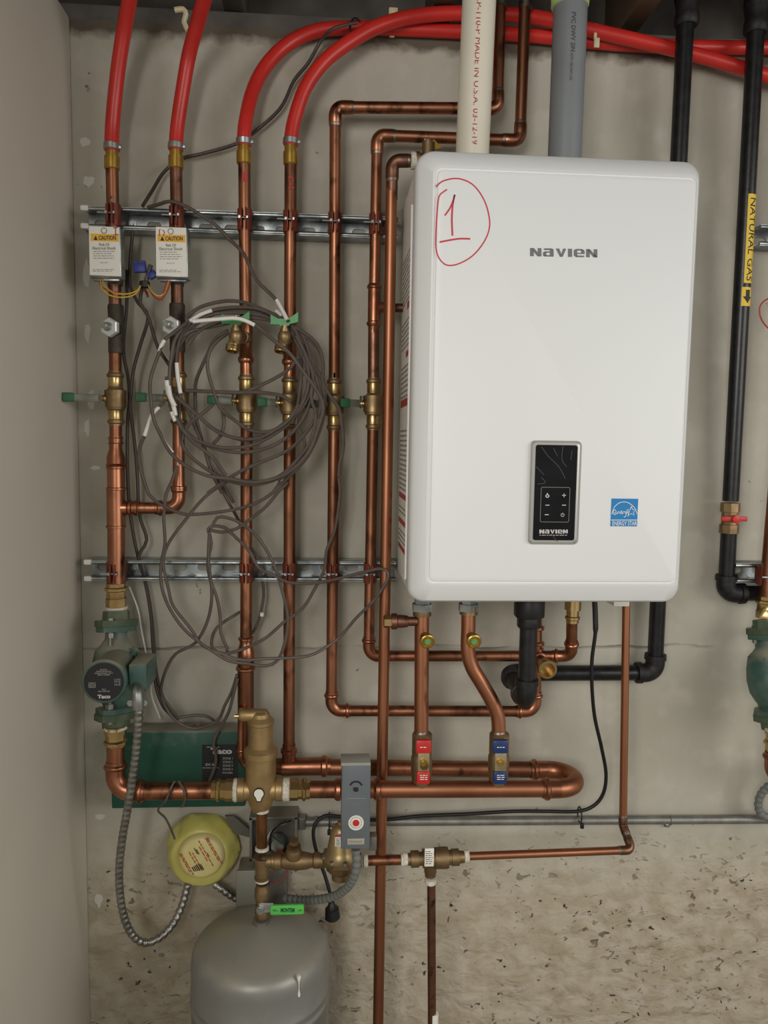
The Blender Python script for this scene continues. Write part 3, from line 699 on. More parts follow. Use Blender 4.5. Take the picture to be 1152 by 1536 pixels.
# logo: NaVIeN drawn letter by letter
LET = {'N': [[(0, 0), (.33, 0), (.33, 1), (0, 1)], [(.67, 0), (1, 0), (1, 1), (.67, 1)], [(.02, 1), (.34, 1), (.98, 0), (.66, 0)]],
 'a': [[(.64, 0), (1, 0), (1, .82), (.92, .95), (.80, 1), (.64, 1)], [(.08, .78), (.7, .78), (.7, 1), (.2, 1), (.08, .95)], [(.15, .46), (.7, .46), (.7, .62), (.22, .62)], [(.12, 0), (.7, 0), (.7, .17), (.12, .17)], [(0, .12), (.12, 0), (.32, .0), (.32, .62), (.14, .6), (0, .48)]],
 'V': [[(0, 1), (.34, 1), (.62, 0), (.40, 0)], [(.70, 1), (1, 1), (.66, 0), (.44, 0)]], 'I': [[(0, 0), (1, 0), (1, 1), (0, 1)]],
 'e': [[(0, .2), (.13, .04), (.32, 0), (.32, 1), (.13, .96), (0, .8)], [(.25, .8), (.95, .8), (.85, .96), (.7, 1), (.25, 1)], [(.68, .38), (1, .38), (1, .72), (.93, .88), (.68, .9)], [(.25, .38), (.75, .38), (.75, .52), (.25, .52)], [(.25, 0), (.86, 0), (.97, .06), (.97, .2), (.25, .2)]]}
def logo(mb, x0, y0, x1, h, slope, w):
    k = (x1-x0)/897.
    for ch, a, b in zip('NaVIeN', (0, 172, 342, 505, 582, 747), (152, 143, 140, 55, 145, 150)):
        for pl in LET[ch]: mb.add([P(x0+(a+b*u)*k, y0+h*(1-v)+slope*(a+b*u)*k, w)+FRONT*.0004 for u, v in pl], [tuple(range(len(pl)))])
lg = M(); logo(lg, 795, 372, 896, 12.3, .02, BWF)
lg.build('logo_lettering', LOGO, BO)
# red marker circle and 1 (crop coordinates: 5.76 px per pixel from 580,200)
mk = M()
def mp(pts): return smooth([P(580+a/5.76, 200+b/5.76, BWF) for a, b in pts], .006)
mk.ribbon(mp([(425, 460), (480, 415), (580, 390), (660, 400), (740, 440), (810, 520), (860, 620), (885, 720), (890, 800), (870, 880), (820, 970), (740, 1060), (640, 1120), (560, 1142), (500, 1130), (450, 1075), (425, 990), (425, 860), (435, 680), (450, 550), (485, 510), (522, 485)]), .0022)
mk.ribbon(mp([(502, 710), (545, 650), (575, 580), (588, 530)]), .0026); mk.ribbon(mp([(588, 530), (570, 620), (563, 740), (568, 885)]), .0030); mk.ribbon(mp([(457, 940), (560, 920), (640, 910), (722, 912)]), .0028)
mk.build('marker_writing', MARK, BO)
# control panel
pa = rrect(P(795, 738, BWF).x, P(872.5, 738, BWF).x, P(832, 816, BWF).z, P(832, 661, BWF).z, .007, 0)
def rr(x0, y0, x1, y1, w, rad): return rrect(P(x0, (y0+y1)/2, w).x, P(x1, (y0+y1)/2, w).x, P((x0+x1)/2, y1, w).z, P((x0+x1)/2, y0, w).z, rad, -w, 4)
pm = M(); loft(pm, [rr(794, 661, 870, 816.5, BWF-.002, .008), rr(794, 661, 870, 816.5, BWF+.003, .008), rr(797, 664, 867, 813.5, BWF+.007, .006), rr(801, 667, 864.5, 811, BWF+.007, .004)])
CP = pm.build('control_panel', BEZEL, BO)
wc = BWF+.0075
M().add(*(lambda q: (q, [tuple(range(len(q)))]))(rr(801.5, 667.5, 864, 810.5, wc, .004))).build('black_glass', GLASSB, CP)
wc += .0004
kk = M(); q = rr(811, 731, 854, 783, wc, .0025); kk.ribbon(q+[q[0]], .0007); kk.build('keypad_outline', INKG, CP)
ic = M()
ic.ribbon([P(843, 743, wc), P(849, 743, wc)], .0011); ic.ribbon([P(846, 740, wc), P(846, 746, wc)], .0011)
for a in (818, 843): ic.ribbon([P(a, 757.7, wc), P(a+6, 757.7, wc)], .0013)
ic.ribbon([P(817, 772, wc), P(823, 772, wc)], .0014)
ic.ribbon([P(821+2.4*math.sin(k*.7), 744+2.0*math.cos(k*.7), wc) for k in range(10)], .0016); ic.ribbon([P(820.5, 739.5, wc), P(821.5, 742, wc)], .0014)
ic.ribbon([P(843.8+2.4*math.sin(.5+k*.53), 772.4-2.4*math.cos(.5+k*.53), wc) for k in range(11)], .0008); ic.ribbon([P(843.8, 769, wc), P(843.8, 772, wc)], .0008)
logo(ic, 809, 794.3, 851.5, 6, .0, wc); lines(ic, 809, 801.5, 851, 804, 1, wc, .8, .02); ic.build('panel_lettering', INKL, CP)
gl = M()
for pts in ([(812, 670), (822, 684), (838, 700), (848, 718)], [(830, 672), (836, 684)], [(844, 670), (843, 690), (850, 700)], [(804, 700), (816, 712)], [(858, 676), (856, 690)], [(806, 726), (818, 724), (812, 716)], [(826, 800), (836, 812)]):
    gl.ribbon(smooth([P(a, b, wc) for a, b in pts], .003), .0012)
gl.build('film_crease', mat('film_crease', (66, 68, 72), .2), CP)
# blue efficiency sticker
ES = M().pbox(916.5, 748, 956.5, 789.5, BWF-.0004, BWF+.0005).build('efficiency_sticker', BLUEST, BO)
we = BWF+.0006
ew = M(); ew.ribbon(smooth([P(917.5, 771, we), P(922, 760, we), P(931, 753.5, we), P(942, 754, we), P(952, 762, we), P(955.5, 771, we)], .002), .0010)
ew.ribbon([P(916.5, 780, we), P(956.5, 780, we)], .0011)
ptext(ew, 'ENERGY STAR', 918.5, 781.8, 955.2, 788.2, we, .004)
stp = [P(947+(7.5 if k % 2 == 0 else 3.2)*math.sin(k*math.pi/5), 767-(7.5 if k % 2 == 0 else 3.2)*math.cos(k*math.pi/5), we) for k in range(11)]
ew.ribbon(stp, .0010)
for pts in ([(919, 771), (924, 768), (922, 764.5), (919.5, 768), (922, 772), (926, 769)], [(926, 771), (928, 767), (930, 771)], [(930, 769), (933, 768), (932, 766), (931, 769), (934, 771)], [(934, 771), (935, 767.5), (937, 768)], [(940, 767), (937.5, 768), (938.5, 770.5), (940.5, 767), (938, 775), (935.5, 775)], [(941, 767), (942, 770), (944.5, 766), (941.5, 774.5)]):
    ew.ribbon(smooth([P(a, b, we) for a, b in pts], .001), .0009)
ew.build('sticker_lettering', PAINTW, ES)
# boiler outlets
for x, s in ((633, 1), (702.5, 1)):
    M().lathe(P(x, 916, .155), Z, [(0, .0205), (.014, .0205), (.0145, .016), (.06, .016)], 6).build('hex_nipple', GALV, BO)
cb = M(); cb.pbox(921, 890, 945, 910, .09, .15, .002); cb.build('drain_socket', WHITE2, BO)

# flues
def vpipe(x0, y0, x1, y1, w, r, m, root, name='pipe', n=28): return pipe(root, P(x0, y0, w), P(x1, y1, w), r, m, name, n)
r = thing('ivory_vent_pipe', 'ivory plastic vent pipe with red print entering the boiler top', 'pipe', P(708, 275, .19))
vpipe(725.5, -150, 706.5, 274, .19, .0298, PVC, r)
tx = M(); ctext(tx, 'e. CP-110-P MADE IN U.S.A. 03-12-19', P(712.5, -8, .19), P(705, 226, .19), .0298, .0095, .10); tx.build('lettering', INKR, r)
r = thing('grey_vent_pipe', 'grey plastic vent pipe with lime primer ring entering the boiler top', 'pipe', P(848, 290, .15))
vpipe(862, -150, 845, 286, .15, .0308, GREYP, r)
a, b = P(855.5, -30, .15), P(855, 8, .15)
M().lathe(b, (a-b), [(0, .0322), (.004, .034), (.05, .034)], 28).build('collar', PVC, r)
M().lathe(b-Z*.004, (a-b), [(0, .0312), (.002, .0338), (.006, .0345), (.009, .0338)], 28).build('primer_ring', LIME, r)
tx = M(); ctext(tx, 'PVC DWV 2IN', P(852.5, 32, .15), P(851, 90, .15), .0308, .008, .02, .02); ctext(tx, 'ASTM 1785 DW5 1243', P(850.5, 92, .15), P(849, 132, .15), .0308, .005, -.02); tx.build('lettering', mat('faded_ink', (74, 76, 80), .6), r)

# relief valve + discharge pipe
r = thing('relief_valve', 'brass relief valve with lever standing on the boiler top left corner', 'valve', P(645, 290, .13))
m = M(); m.lathe(P(641, 296, .13), Z, [(0, .012), (.05, .012), (.052, .0145), (.075, .0145), (.0755, .0118), (.098, .0118), (.0985, .008), (.102, .008)], 16)
m.lathe(P(640, 240, .13), -X, [(0, .012), (.012, .012), (.013, .0145), (.02, .0145)], 16); m.build('body', BRASSD, r)
M().prism([P(645, 213, .125), P(650, 211, .125), P(664, 224, .125), P(650, 226, .125)], FRONT*.006).build('lever', GOLDB, r)
M().tube([P(640, 216, .13), P(638, 209, .13)], .0035, 10).build('knob', STEEL, r)
M().lathe(P(616, 241, .13), X, [(0, .0135), (.002, .016), (.008, .0155), (.012, .013)], 16).build('thread_tape', TEFLON, r)
r = riser('bright copper discharge pipe dropping past both rails to the floor', 570, 1500, .115, None, 'discharge_pipe')
run(r, [P(616, 241, .13), P(588.5, 241, .125), P(587.5, 300, .115)], R2*1.02, COPPERD, COPPERD, R=1.3, L=1.5, press=False, solder=True)
q = P(568, 1536, .115); pipe(r, P(587.5, 262, .117), Vector((q.x-.001, q.y, .0)), R2*1.02, COPPERB)

# ================================================================== GAS LINES
def gelbow(root, pts, r, m=IRONF):
    arc, t = arc3(*[Vector(p) for p in pts], 1.35*r); u = (pts[0]-pts[1]).normalized(); v = (pts[2]-pts[1]).normalized(); L = r*1.1
    s = [(arc[0]+u*L, 1.36*r), (arc[0]+u*L*.4, 1.38*r), (arc[0]+u*L*.35, 1.2*r)]+[(p, 1.22*r) for p in arc]+[(arc[-1]+v*L*.35, 1.2*r), (arc[-1]+v*L*.4, 1.38*r), (arc[-1]+v*L, 1.36*r)]
    M().tube([a for a, b in s], [b for a, b in s], 20).build('elbow', m, root)
RG = .0165
WG0 = .034
r = thing('gas_pipe', 'black gas pipe passing behind the boiler and elbowing up into its bottom', 'pipe', P(983, 1000, WG0), 'black gas pipes')
WG = .034
C, B = P(982, 1009, WG), P(763, 1017, WG)
pipe(r, P(1036.5, -150, .084), C+Z*.025, RG, IRON); gelbow(r, [P(1030.5, -20, .078), C, C-X*.2], RG); pipe(r, C-X*.025, Vector((B.x+.02, B.y, C.z)), RG, IRON)
E1 = Vector((B.x, -WG, C.z)); G = Vector((E1.x, -.2, C.z)); T_ = P(791, 915, .2); G = Vector((P(789, 1056, .2).x, -.2, C.z))
gelbow(r, [E1+X*.2, E1, E1+(G-E1).normalized()*.2], RG)
gelbow(r, [E1, G, G+Z*.2], RG)
pipe(r, E1+(G-E1)*.2, G-(G-E1)*.2, RG*.95, IRONF, 'nipple')
pipe(r, G+Z*.02, Vector((G.x, -.2, T_.z)), RG, IRON)
for i, (y, k, h) in enumerate(((941, 1.35, .026), (925, 1.75, .040))):
    M().lathe(Vector((G.x, -.2, P(791, y, .2).z)), Z, [(0, RG*k*.95), (.002, RG*k), (h-.002, RG*k), (h, RG*k*.95)], 8).build('union_nut', IRONF if i == 0 else BLACK, r)
M().lathe(P(1029.6, 40, .077), Z, [(0, RG*1.2), (.004, RG*1.4), (.02, RG*1.4), (.03, RG*1.25), (.05, RG*1.5), (.09, RG*1.5)], 20).build('coupling', IRONF, r)
r = thing('gas_pipe', 'black gas pipe at the right edge wearing the yellow natural gas label', 'pipe', P(1090, 880, .06), 'black gas pipes')
C = P(1088.5, 890, .034); ct = P(1144, -150, .083)
L0 = P(1134.5, 30, .075)
def gx(y):
    t = (P(1110, y, .055).z-L0.z)/(C.z-L0.z); return L0+(C-L0)*t
ct = gx(-150)
pipe(r, ct, gx(752), RG, IRON); pipe(r, gx(800), C+Z*.025, RG, IRON); gelbow(r, [gx(600), C, C+X*.2], RG); pipe(r, C+X*.025, C+X*.95, RG, IRON)
M().lathe(gx(58), Z, [(0, RG*1.2), (.004, RG*1.4), (.02, RG*1.4), (.03, RG*1.25), (.05, RG*1.5), (.09, RG*1.5)], 20).build('coupling', IRONF, r)
def cyl_label(root, y0, y1, a0, a1, name, m):
    v = []; f = []; A, B = gx(y0), gx(y1); n = 8
    for p in (A, B):
        for k in range(n+1):
            q = a0+(a1-a0)*k/n; v.append(p+X*math.sin(q)*(RG+.0004)-Y*math.cos(q)*(RG+.0004))
    return M().add(v, [(k, k+1, n+2+k, n+1+k) for k in range(n)]).build(name, m, root)
l1 = cyl_label(r, 296, 427, -.34, 1.45, 'yellow_label', GYELLOW); l2 = cyl_label(r, 433, 461, -.50, 1.2, 'arrow_label', GYELLOW)
tx = M(); ctext(tx, 'NATURAL GAS', gx(302), gx(424), RG+.0002, .0138, .36, .004); tx.build('lettering', INK, l1)
ar = M(); v = []
for p, a in ((gx(437), -.02), (gx(437), .5), (gx(447), .5), (gx(447), .85), (gx(457), .24), (gx(447), -.35), (gx(447), -.02)): v.append(p+X*math.sin(a)*(RG+.0012)-Y*math.cos(a)*(RG+.0012))
ar.add(v, [tuple(range(7))]).build('arrow', INK, l2)
g = thing('gas_cock', 'brass gas cock with red lever on the right-hand gas pipe', 'valve', gx(800))
m = M(); a = gx(801); m.lathe(a, Z, [(0, .0195), (.018, .0195), (.019, .0165), (.044, .0165), (.045, .0195), (.064, .0195)], 8); m.build('body', BRASSD, g)
c = gx(778)+FRONT*.02; h = M(); h.lathe(c-FRONT*.01, FRONT, [(0, .006), (.012, .006), (.013, .009), (.019, .009), (.02, .006)], 14); h.box(c+FRONT*.002-X*.002, (.056, .005, .010), bev=.002); h.build('lever', REDH, g)

# ================================================================== BOILER PIPES, MANIFOLD
WF = .155
r = riser('front manifold pipe and rear manifold pipe joined by a copper return bend', 700, 1185, WF, None, 'manifold_pipe')
E_ = P(838, 1183, WF); Eb = Vector((E_.x, -WR, E_.z))
lf = P(553, 1184, WF)
pipe(r, lf, E_, RB, COPPERB)
mid = [E_+(Vector((.045*math.sin(q), .045*(1-math.cos(q)), 0))) for q in [math.pi*k/16 for k in range(17)]]
mid = [Vector((p.x, -WF+(p.y+WF)*(WF-WR)/.09, p.z)) for p in mid]
M().tube(mid, RB*1.1, 20).build('return_bend', COPPERB, r)
for a in (0, 1):
    y = -WF if a == 0 else -WR
    M().lathe(Vector((E_.x-.034, y, E_.z)), X, [(0, RB*1.1), (.004, RB*1.12), (.006, RB*1.32), (.012, RB*1.34), (.015, RB*1.12), (.036, RB*1.1)], 20).build('press_end', COPPERF, r)
lb_ = P(430, 1150, WR)
pipe(r, lb_, Vector((E_.x-.01, -WR, E_.z)), RB, COPPER)
M().lathe(lb_-X*.01, X, [(0, RB*1.1), (.08, RB*1.1), (.083, RB*1.3), (.09, RB*1.32), (.094, RB*1.1), (.1, RB*1.1)], 20).build('rear_tee', COPPERF, r)
tx = M(); 
v, f = glyphs('1 1/4 M', 0); a = P(670, 1178, WF).x; b = P(696, 1178, WF).x
tx.add([Vector((a+(b-a)*s, -WF-math.cos(.25+t*.25)*(RB+.0004), E_.z+math.sin(.05+t*.25)*(RB+.0004))) for s, t in v], f); tx.build('lettering', INK, r)
def boiler_valve(x, ytop, y0, hm, lb):
    """brass valve dropping into the front manifold, lever facing out"""
    c = P(x, 1140, WF); root = thing('isolation_valve', lb, 'valve', P(x, 1180, WF), 'boiler isolation valves')
    zt, zb = P(x, ytop, WF).z, E_.z+.010
    M().lathe(Vector((c.x, -WF, zb)), Z, [(0, .0145), (.008, .0150), (.010, .0185), (.035, .0208), (.060, .0208), (.066, .0175), (.0665, .0195), (zt-zb-.004, .0195), (zt-zb, .0155)], 18).build('body', BRASSD, root)
    w = WF+.026; hx = x+2.5
    M().lathe(P(hx, 1143, WF+.012), FRONT, [(0, .009), (.018, .009)], 12).build('stem', BRASS, root)
    pl = M().pbox(hx-8, 1122, hx+9, 1164, w, w+.004, .001).build('lever', mat('brassy_lever', (176, 162, 128), .4, .7), root)
    M().lathe(P(hx, 1143, w+.004), FRONT, [(0, .0075), (.0045, .0075), (.0046, .004), (.0075, .004)], 6).build('nut', GOLDB, root)
    for i, (a, b) in enumerate(((1111, 1131), (1158, 1177))):
        g = M(); g.pbox(hx-11+i, a, hx+12-i*2, b, w-.003, w+.008, .003); gg = g.build('grip', hm, root)
        t = M(); lines(t, hx-5, (a+b)/2-3*(1+i), hx+7, (a+b)/2+3, 1+i*2, w+.0084, 1.2, .1); t.build('small_print', PAINTW, gg)
boiler_valve(632.5, 1098, 0, REDH, 'red handled valve on the left of the two boiler pipes')
boiler_valve(748, 1098, 0, BLUEH, 'blue handled valve below the slanting boiler pipe')
def gauge_port(root, x, y, tx, ty):
    c = P(x, y, WF+.034); b = P(tx, ty, WF); d = (c-b).normalized()
    M().lathe(b, d, [(0, .0085), ((c-b).length-.012, .0085), ((c-b).length-.0118, .0105), ((c-b).length-.006, .0105)], 14).build('port_neck', BRASSD, root)
    k = M().lathe(c-d*.006, d, [(0, .013), (.001, .0142), (.008, .0142), (.0095, .0125), (.0096, .011), (.008, .0105)], 20).build('port_cap', GOLDB, root)
    M().lathe(c+d*.002, d, [(0, .0065), (.0016, .0055)], 10).build('green_dot', mat('green_dot', (96, 150, 92), .5), root)
RP = .0142
r = riser('straight copper boiler pipe above the red handled valve', 632, 1100, WF, None)
pipe(r, P(633, 908, WF), P(632, 1104, WF), RP, COPPERB)
M().lathe(P(633, 924, WF), Z, [(0, RP*1.02), (.001, RP*1.25), (.018, RP*1.25), (.019, RP*1.02)], 18).build('collar', BRASSD, r)
M().lathe(P(632, 1103, WF), Z, [(0, RP*1.12), (.006, RP*1.1), (.010, RP)], 18).build('solder_joint', SOLDER, r)
a = P(626, 932, WF+.006)
M().lathe(a, -X, [(0, .009), (.018, .009), (.0185, .011), (.03, .0125), (.038, .0125), (.04, .0155), (.05, .0155)], 16).build('side_tee', COPPERD, r)
M().lathe(a-X*.050, -X, [(0, .0125), (.014, .0125), (.015, .011)], 6).build('brass_plug', BRASS, r)
gauge_port(r, 641, 962, 634, 950)
r = riser('slanting copper boiler pipe above the blue handled valve', 748, 1100, WF, None)
pts = smooth([P(703, 905, WF), P(702.5, 940, WF), P(702, 975, WF), P(708, 1000, WF), P(722, 1024, WF), P(737, 1050, WF), P(746, 1072, WF), P(748, 1090, WF), P(748, 1104, WF)], .006)
M().tube(pts, RP, 18).build('bent_pipe', COPPERB, r)
M().lathe(P(703, 922, WF), Z, [(0, RP*1.02), (.001, RP*1.25), (.018, RP*1.25), (.019, RP*1.02)], 18).build('collar', BRASSD, r)
M().lathe(P(748, 1103, WF), Z, [(0, RP*1.12), (.006, RP*1.1), (.010, RP)], 18).build('solder_joint', SOLDER, r)
gauge_port(r, 711, 962, 703, 950)

# ================================================================== PUMP
def pump_build(lb):
    c = P(174.5, 985, .10); root = thing('circulator_pump', lb, 'pump', P(174, 1090, .11), 'green circulator pumps')
    at_ = P(174.5, 916, WR+.014); ab = P(174, 1092, .125); d = (at_-ab).normalized()
    # volute: waisted body between the flanges
    L = (at_-ab).length
    M().lathe(ab, d, [(.030, .022), (.045, .024), (.060, .034), (.075, .042), (.10, .046), (.125, .045), (.150, .040), (.160, .030), (.172, .0215), (.190, .020), (L-.032, .024)], 22).build('volute', PUMPG, root)
    for s, o, dd in ((1, at_, -d), (-1, ab, d)):
        e = Vector((0, -1, 0)); e = (e-dd*e.dot(dd)).normalized(); g = dd.cross(e)
        M().lathe(o, dd, [(0, .0235), (.001, .0255), (.016, .0265), (.02, .028)], 8 if s > 0 else 16).build('flange_hub', FLANGEG, root)
        pl = [o+dd*.018+e*(a*.052)+g*(b*.039) for a, b in ((1, .28), (1, -.28), (.82, -.5), (.2, -1), (-.2, -1), (-.82, -.5), (-1, -.28), (-1, .28), (-.82, .5), (-.2, 1), (.2, 1), (.82, .5))]
        M().prism(pl, dd*.012).build('flange', FLANGEG, root)
        M().prism([p+dd*.0125-((p-o)-dd*(p-o).dot(dd))*.06 for p in pl], dd*.010).build('body_flange', PUMPG, root)
        for k in (1, -1):
            b = o+dd*.014+e*(k*.042)
            m = M(); m.lathe(b, dd, [(0, .0075), (.005, .0075)], 6); m.tube([b+dd*.004, b+dd*.052], .0042, 10); m.lathe(b+dd*.028, dd, [(0, .0085), (.009, .0085)], 6); m.build('flange_bolt', BOXM, root)
    f0 = P(178, 999, .118); f1 = P(156, 1023, .225); d2 = (f1-f0).normalized(); Lm = (f1-f0).length
    mp_ = c-d2*.0
    pl = rrect(f0.x-.042, f0.x+.038, f0.z-.034, f0.z+.034, .012, f0.y+.012)
    M().prism(pl, FRONT*.012).build('motor_flange', PUMPG, root)
    bo = M()
    for a in (-1, 1):
        for b in (-1, 1): bo.lathe(f0+Vector((a*.032-.002, -.001, b*.027)), FRONT, [(0, .0055), (.006, .0055)], 6)
    bo.build('motor_screws', PUMPG, root)
    mo = M().lathe(f0, d2, [(-.006, .0345), (.02, .0365), (Lm-.014, .0385), (Lm-.010, .0400), (Lm-.003, .0400), (Lm, .0375)], 32).build('motor', PUMPG, root)
    fc = M().lathe(f1, d2, [(-.001, .0352), (.0006, .0352)], 32).build('name_plate', PLATE, root)
    n = d2; u = X-n*n.x; u.normalize(); v = n.cross(u); v = -v if v.z < 0 else v
    k = px(.225)
    def T(mb, s, x, y, w, h, b=0): text(mb, s, f1+u*((x-w/2)/k)+v*((y-h/2)/k), u*(w/k), v*(h/k), b, n, .0012)
    t = M(); T(t, 'Taco', 0, -22, 19, 6, .05); T(t, 'HIGH TEMP 230F', 0, -14, 17, 2); T(t, '00 R', 0, -11, 6, 1.6)
    for i, w in enumerate((10, 22, 26, 18)): T(t, ('NOTICE', 'WATER CIRCULATOR', 'INDOOR USE ONLY 125 PSI', 'SERIAL NUMBER'), 0, 19-i*2.6, w, 1.7) if False else T(t, ('NOTICE', 'WATER CIRCULATOR', 'INDOOR USE ONLY 125 PSI', 'SERIAL NUMBER')[i], 0, 19-i*2.6, w, 1.7)
    for i in range(4): T(t, ('115V', '60 HZ', '1.1 A', '1/8 HP')[i], 20, 4-i*2.8, 9, 1.7); T(t, ('THERMALLY', 'PROTECTED', 'MOTOR')[i % 3], -17, -1-i*2.2, 11, 1.5)
    t.build('lettering', INKL, fc)
    # terminal box
    tb = M(); tb.pbox(192.5, 997, 220, 1038, .125, .205, .004); tbo = tb.build('terminal_box', PUMPG, root)
    return root
pump = pump_build('green circulator pump with black round name plate beside the left wall')
r = thing('armored_cable', 'metal armored cable looping from the left pump box to the yellow covered detector', 'cable', P(207, 1045, .22))
M().tube(smooth([P(206, 1030, .20), P(206, 1036, .222), P(207, 1048, .228), P(208, 1062, .226)], .004), [.0105]*len(smooth([P(206, 1030, .20), P(206, 1036, .222), P(207, 1048, .228), P(208, 1062, .226)], .004)), 14).build('elbow_connector', STEEL, r)
for x in (196, 217): M().lathe(P(x, 1054, .222), FRONT, [(0, .0058), (.004, .0058), (.0042, .004), (.006, .004)], 12).build('connector_screw', STEEL, r)
M().box(P(206.5, 1054, .218), (.028, .005, .007), bev=.001).build('connector_strap', STEEL, r)
flex([P(208, 1058, .226), P(208, 1080, .22), P(205, 1120, .205), P(199, 1165, .19), P(192, 1210, .175), P(184, 1255, .16), P(179, 1300, .145), P(180, 1340, .13), P(187, 1378, .12), P(200, 1404, .11), P(218, 1414, .10), P(240, 1406, .09), P(260, 1385, .075), P(274, 1355, .06), P(282, 1325, .05)], .0078, FLEXM, 'armor', r)
# pump's lower pipe to the air separator
r = riser('large copper elbow pipe from the pump bottom to the air separator', 190, 1187, WF, None)
pz = P(250, 1187, WF-.006)
M().lathe(P(173.5, 1126, .135), Z, [(0, RB*1.1), (.012, RB*1.1), (.014, RB*1.33), (.020, RB*1.35), (.023, RB*1.12), (.034, RB*1.1), (.0345, RB*1.25), (.05, RB*1.25)], 8).build('brass_adapter', BRASS, r)
M().lathe(P(173.5, 1094, .133), Z, [(0, RB*1.2), (.002, RB*1.35), (.006, RB*1.3), (.008, RB*1.1)], 20).build('thread_tape', TEFLON, r)
run(r, [P(173.5, 1120, .138), P(173, 1187, .145), P(330, 1186, WF)], RB, COPPER, COPPERF, R=2.0, L=1.5)
def adapter(root, x0, x1, y, flip):
    a, b = P(x0, y, WF), P(x1, y, WF); d = (b-a); L = d.length; d.normalize()
    pr = [(0, RB*1.1), (.16, RB*1.1), (.2, RB*1.3), (.28, RB*1.32), (.34, RB*1.1), (.5, RB*1.1), (.51, RB*1.26), (.86, RB*1.26), (.88, RB*1.1), (1, RB*1.1)]
    M().lathe(a, d, [(t*L, k) for t, k in pr], 8).build('brass_adapter', BRASS, root)
adapter(r, 318, 358, 1185, 0)
M().lathe(P(350, 1185, WF), X, [(0, RB*1.2), (.002, RB*1.34), (.007, RB*1.34), (.009, RB*1.2)], 20).build('thread_tape', TEFLON, r)
# air separator
S = thing('air_separator', 'cast bronze air separator with side vent cap and light bulb sticker', 'separator', P(392, 1215, WF))
q = P(390.5, 1184, WF)
M().lathe(P(391, 1217, WF), Z, [(0, .010), (.003, .016), (.014, .022), (.030, .0265), (.052, .0285), (.085, .0295), (.11, .0295), (.112, .0325), (.124, .0325), (.127, .029), (.132, .0235), (.175, .0235), (.177, .0255), (.183, .0255), (.186, .0225), (.190, .018)], 28).build('body', BRONZE, S)
hb = M(); hb.lathe(q-X*.043, X, [(0, .0215), (.001, .0225), (.012, .0225), (.014, .0205), (.072, .0205), (.074, .0225), (.085, .0225), (.086, .0215)], 20); hb.build('cross_port', BRONZE, S)
tp = P(391, 1083, WF)
cp_ = M(); cp_.lathe(tp-Z*.004, Z, [(0, .018), (.012, .0185), (.022, .017), (.026, .012)], 20); cp_.tube([tp+Z*.013+X*.012, tp+Z*.014-X*.01, tp+Z*.014-X*.036, tp+Z*.014-X*.041], [.0125, .0125, .0125, .0095], 16); cp_.build('vent_cap', BRONZE, S)
M().tube([tp+Z*.012-X*.042, tp+Z*.012-X*.050], .0035, 8).build('vent_pin', BRASS, S)
# light-bulb sticker
k = px(WF+.03); cb_ = Vector((q.x, -WF-.031, P(390, 1193, WF+.03).z))
def bulb(s): return [cb_+Vector((s*.0105*math.sin(a), 0, .004+s*.0105*math.cos(a))) for a in [math.radians(-140+280*i/16) for i in range(17)]]+[cb_+Vector((.0036*s, 0, -.012*s)), cb_+Vector((-.0036*s, 0, -.012*s))]
sk = M().prism(bulb(1.05), FRONT*.0008).build('bulb_sticker', INK, S)
M().prism([p+FRONT*.0009 for p in bulb(.86)], FRONT*.0004).build('bulb_print', LABELW, sk)
r = riser('short copper pipe right of the air separator, behind the grey aquastat', 500, 1183, WF, None)
adapter(r, 465, 430, 1184, 1); M().lathe(P(424, 1184, WF), X, [(0, RB*1.2), (.002, RB*1.34), (.012, RB*1.34), (.014, RB*1.2)], 20).build('thread_tape', TEFLON, r)
qa = P(455, 1184, WF); qb = lf.copy()
pipe(r, qa, qb+X*.003, RB, COPPER)
for x in (506, 565): M().lathe(P(x, 1184, WF)-X*.006, X, [(0, RB*1.05), (.004, RB*1.28), (.011, RB*1.3), (.014, RB*1.05)], 20).build('bead', COPPERF, r)
# aquastat
AQ = thing('aquastat', 'grey box aquastat with round white dial, mounted on the front manifold', 'control', P(534, 1274, .2))
cb2 = M(); cb2.pbox(512, 1146, 555.5, 1274, .203, .245, .003); co = cb2.build('cover', AQUA, AQ)
M().pbox(511.5, 1144.5, 556, 1149, .202, .2455, .001).build('lid', AQUAT, AQ)
M().lathe(P(537, 1144.5, .224), Z, [(-.002, .011), (.0015, .011), (.0016, .0)], 20).build('knockout', AQUAT, AQ)
M().pbox(553, 1256, 565, 1276, .20, .222, .001).build('bracket', BOXM, AQ)
M().pbox(520, 1165, 548, 1205, .168, .205, .002).build('mounting_stem', AQUA, AQ)
wq = .2452
dg = M(); dg.ribbon(smooth([P(525, 1178, wq), P(530, 1173, wq), P(538, 1173, wq), P(543, 1178, wq)], .002), .0035); dg.prism([P(530, 1181, wq), P(537, 1181, wq), P(538, 1186, wq), P(534, 1188, wq), P(530, 1186, wq)], FRONT*.001); dg.build('scale_window', INK, AQ)
M().ribbon([P(520, 1197.5, wq), P(549, 1197.5, wq)], .0012).build('scale_line', INKG, AQ)
M().lathe(P(534, 1234, wq), FRONT, [(-.001, .0142), (.0012, .0142), (.0014, .013)], 28).build('dial', LABELW, AQ)
for i, a in enumerate('REMOVE.TO.INSERT.SCREW'):
    pass
dd = M(); c = P(534, 1234, wq+.0016)
for i in range(20):
    a = 2*math.pi*i/20; e = Vector((math.sin(a), 0, math.cos(a))); dd.ribbon([c+e*.0090, c+e*.0118], .0014)
dd.build('dial_print', INKG, AQ)
M().lathe(P(534, 1234, wq+.001), FRONT, [(0, .0062), (.002, .0062), (.0022, .005)], 16).build('dial_screw', REDH, AQ)
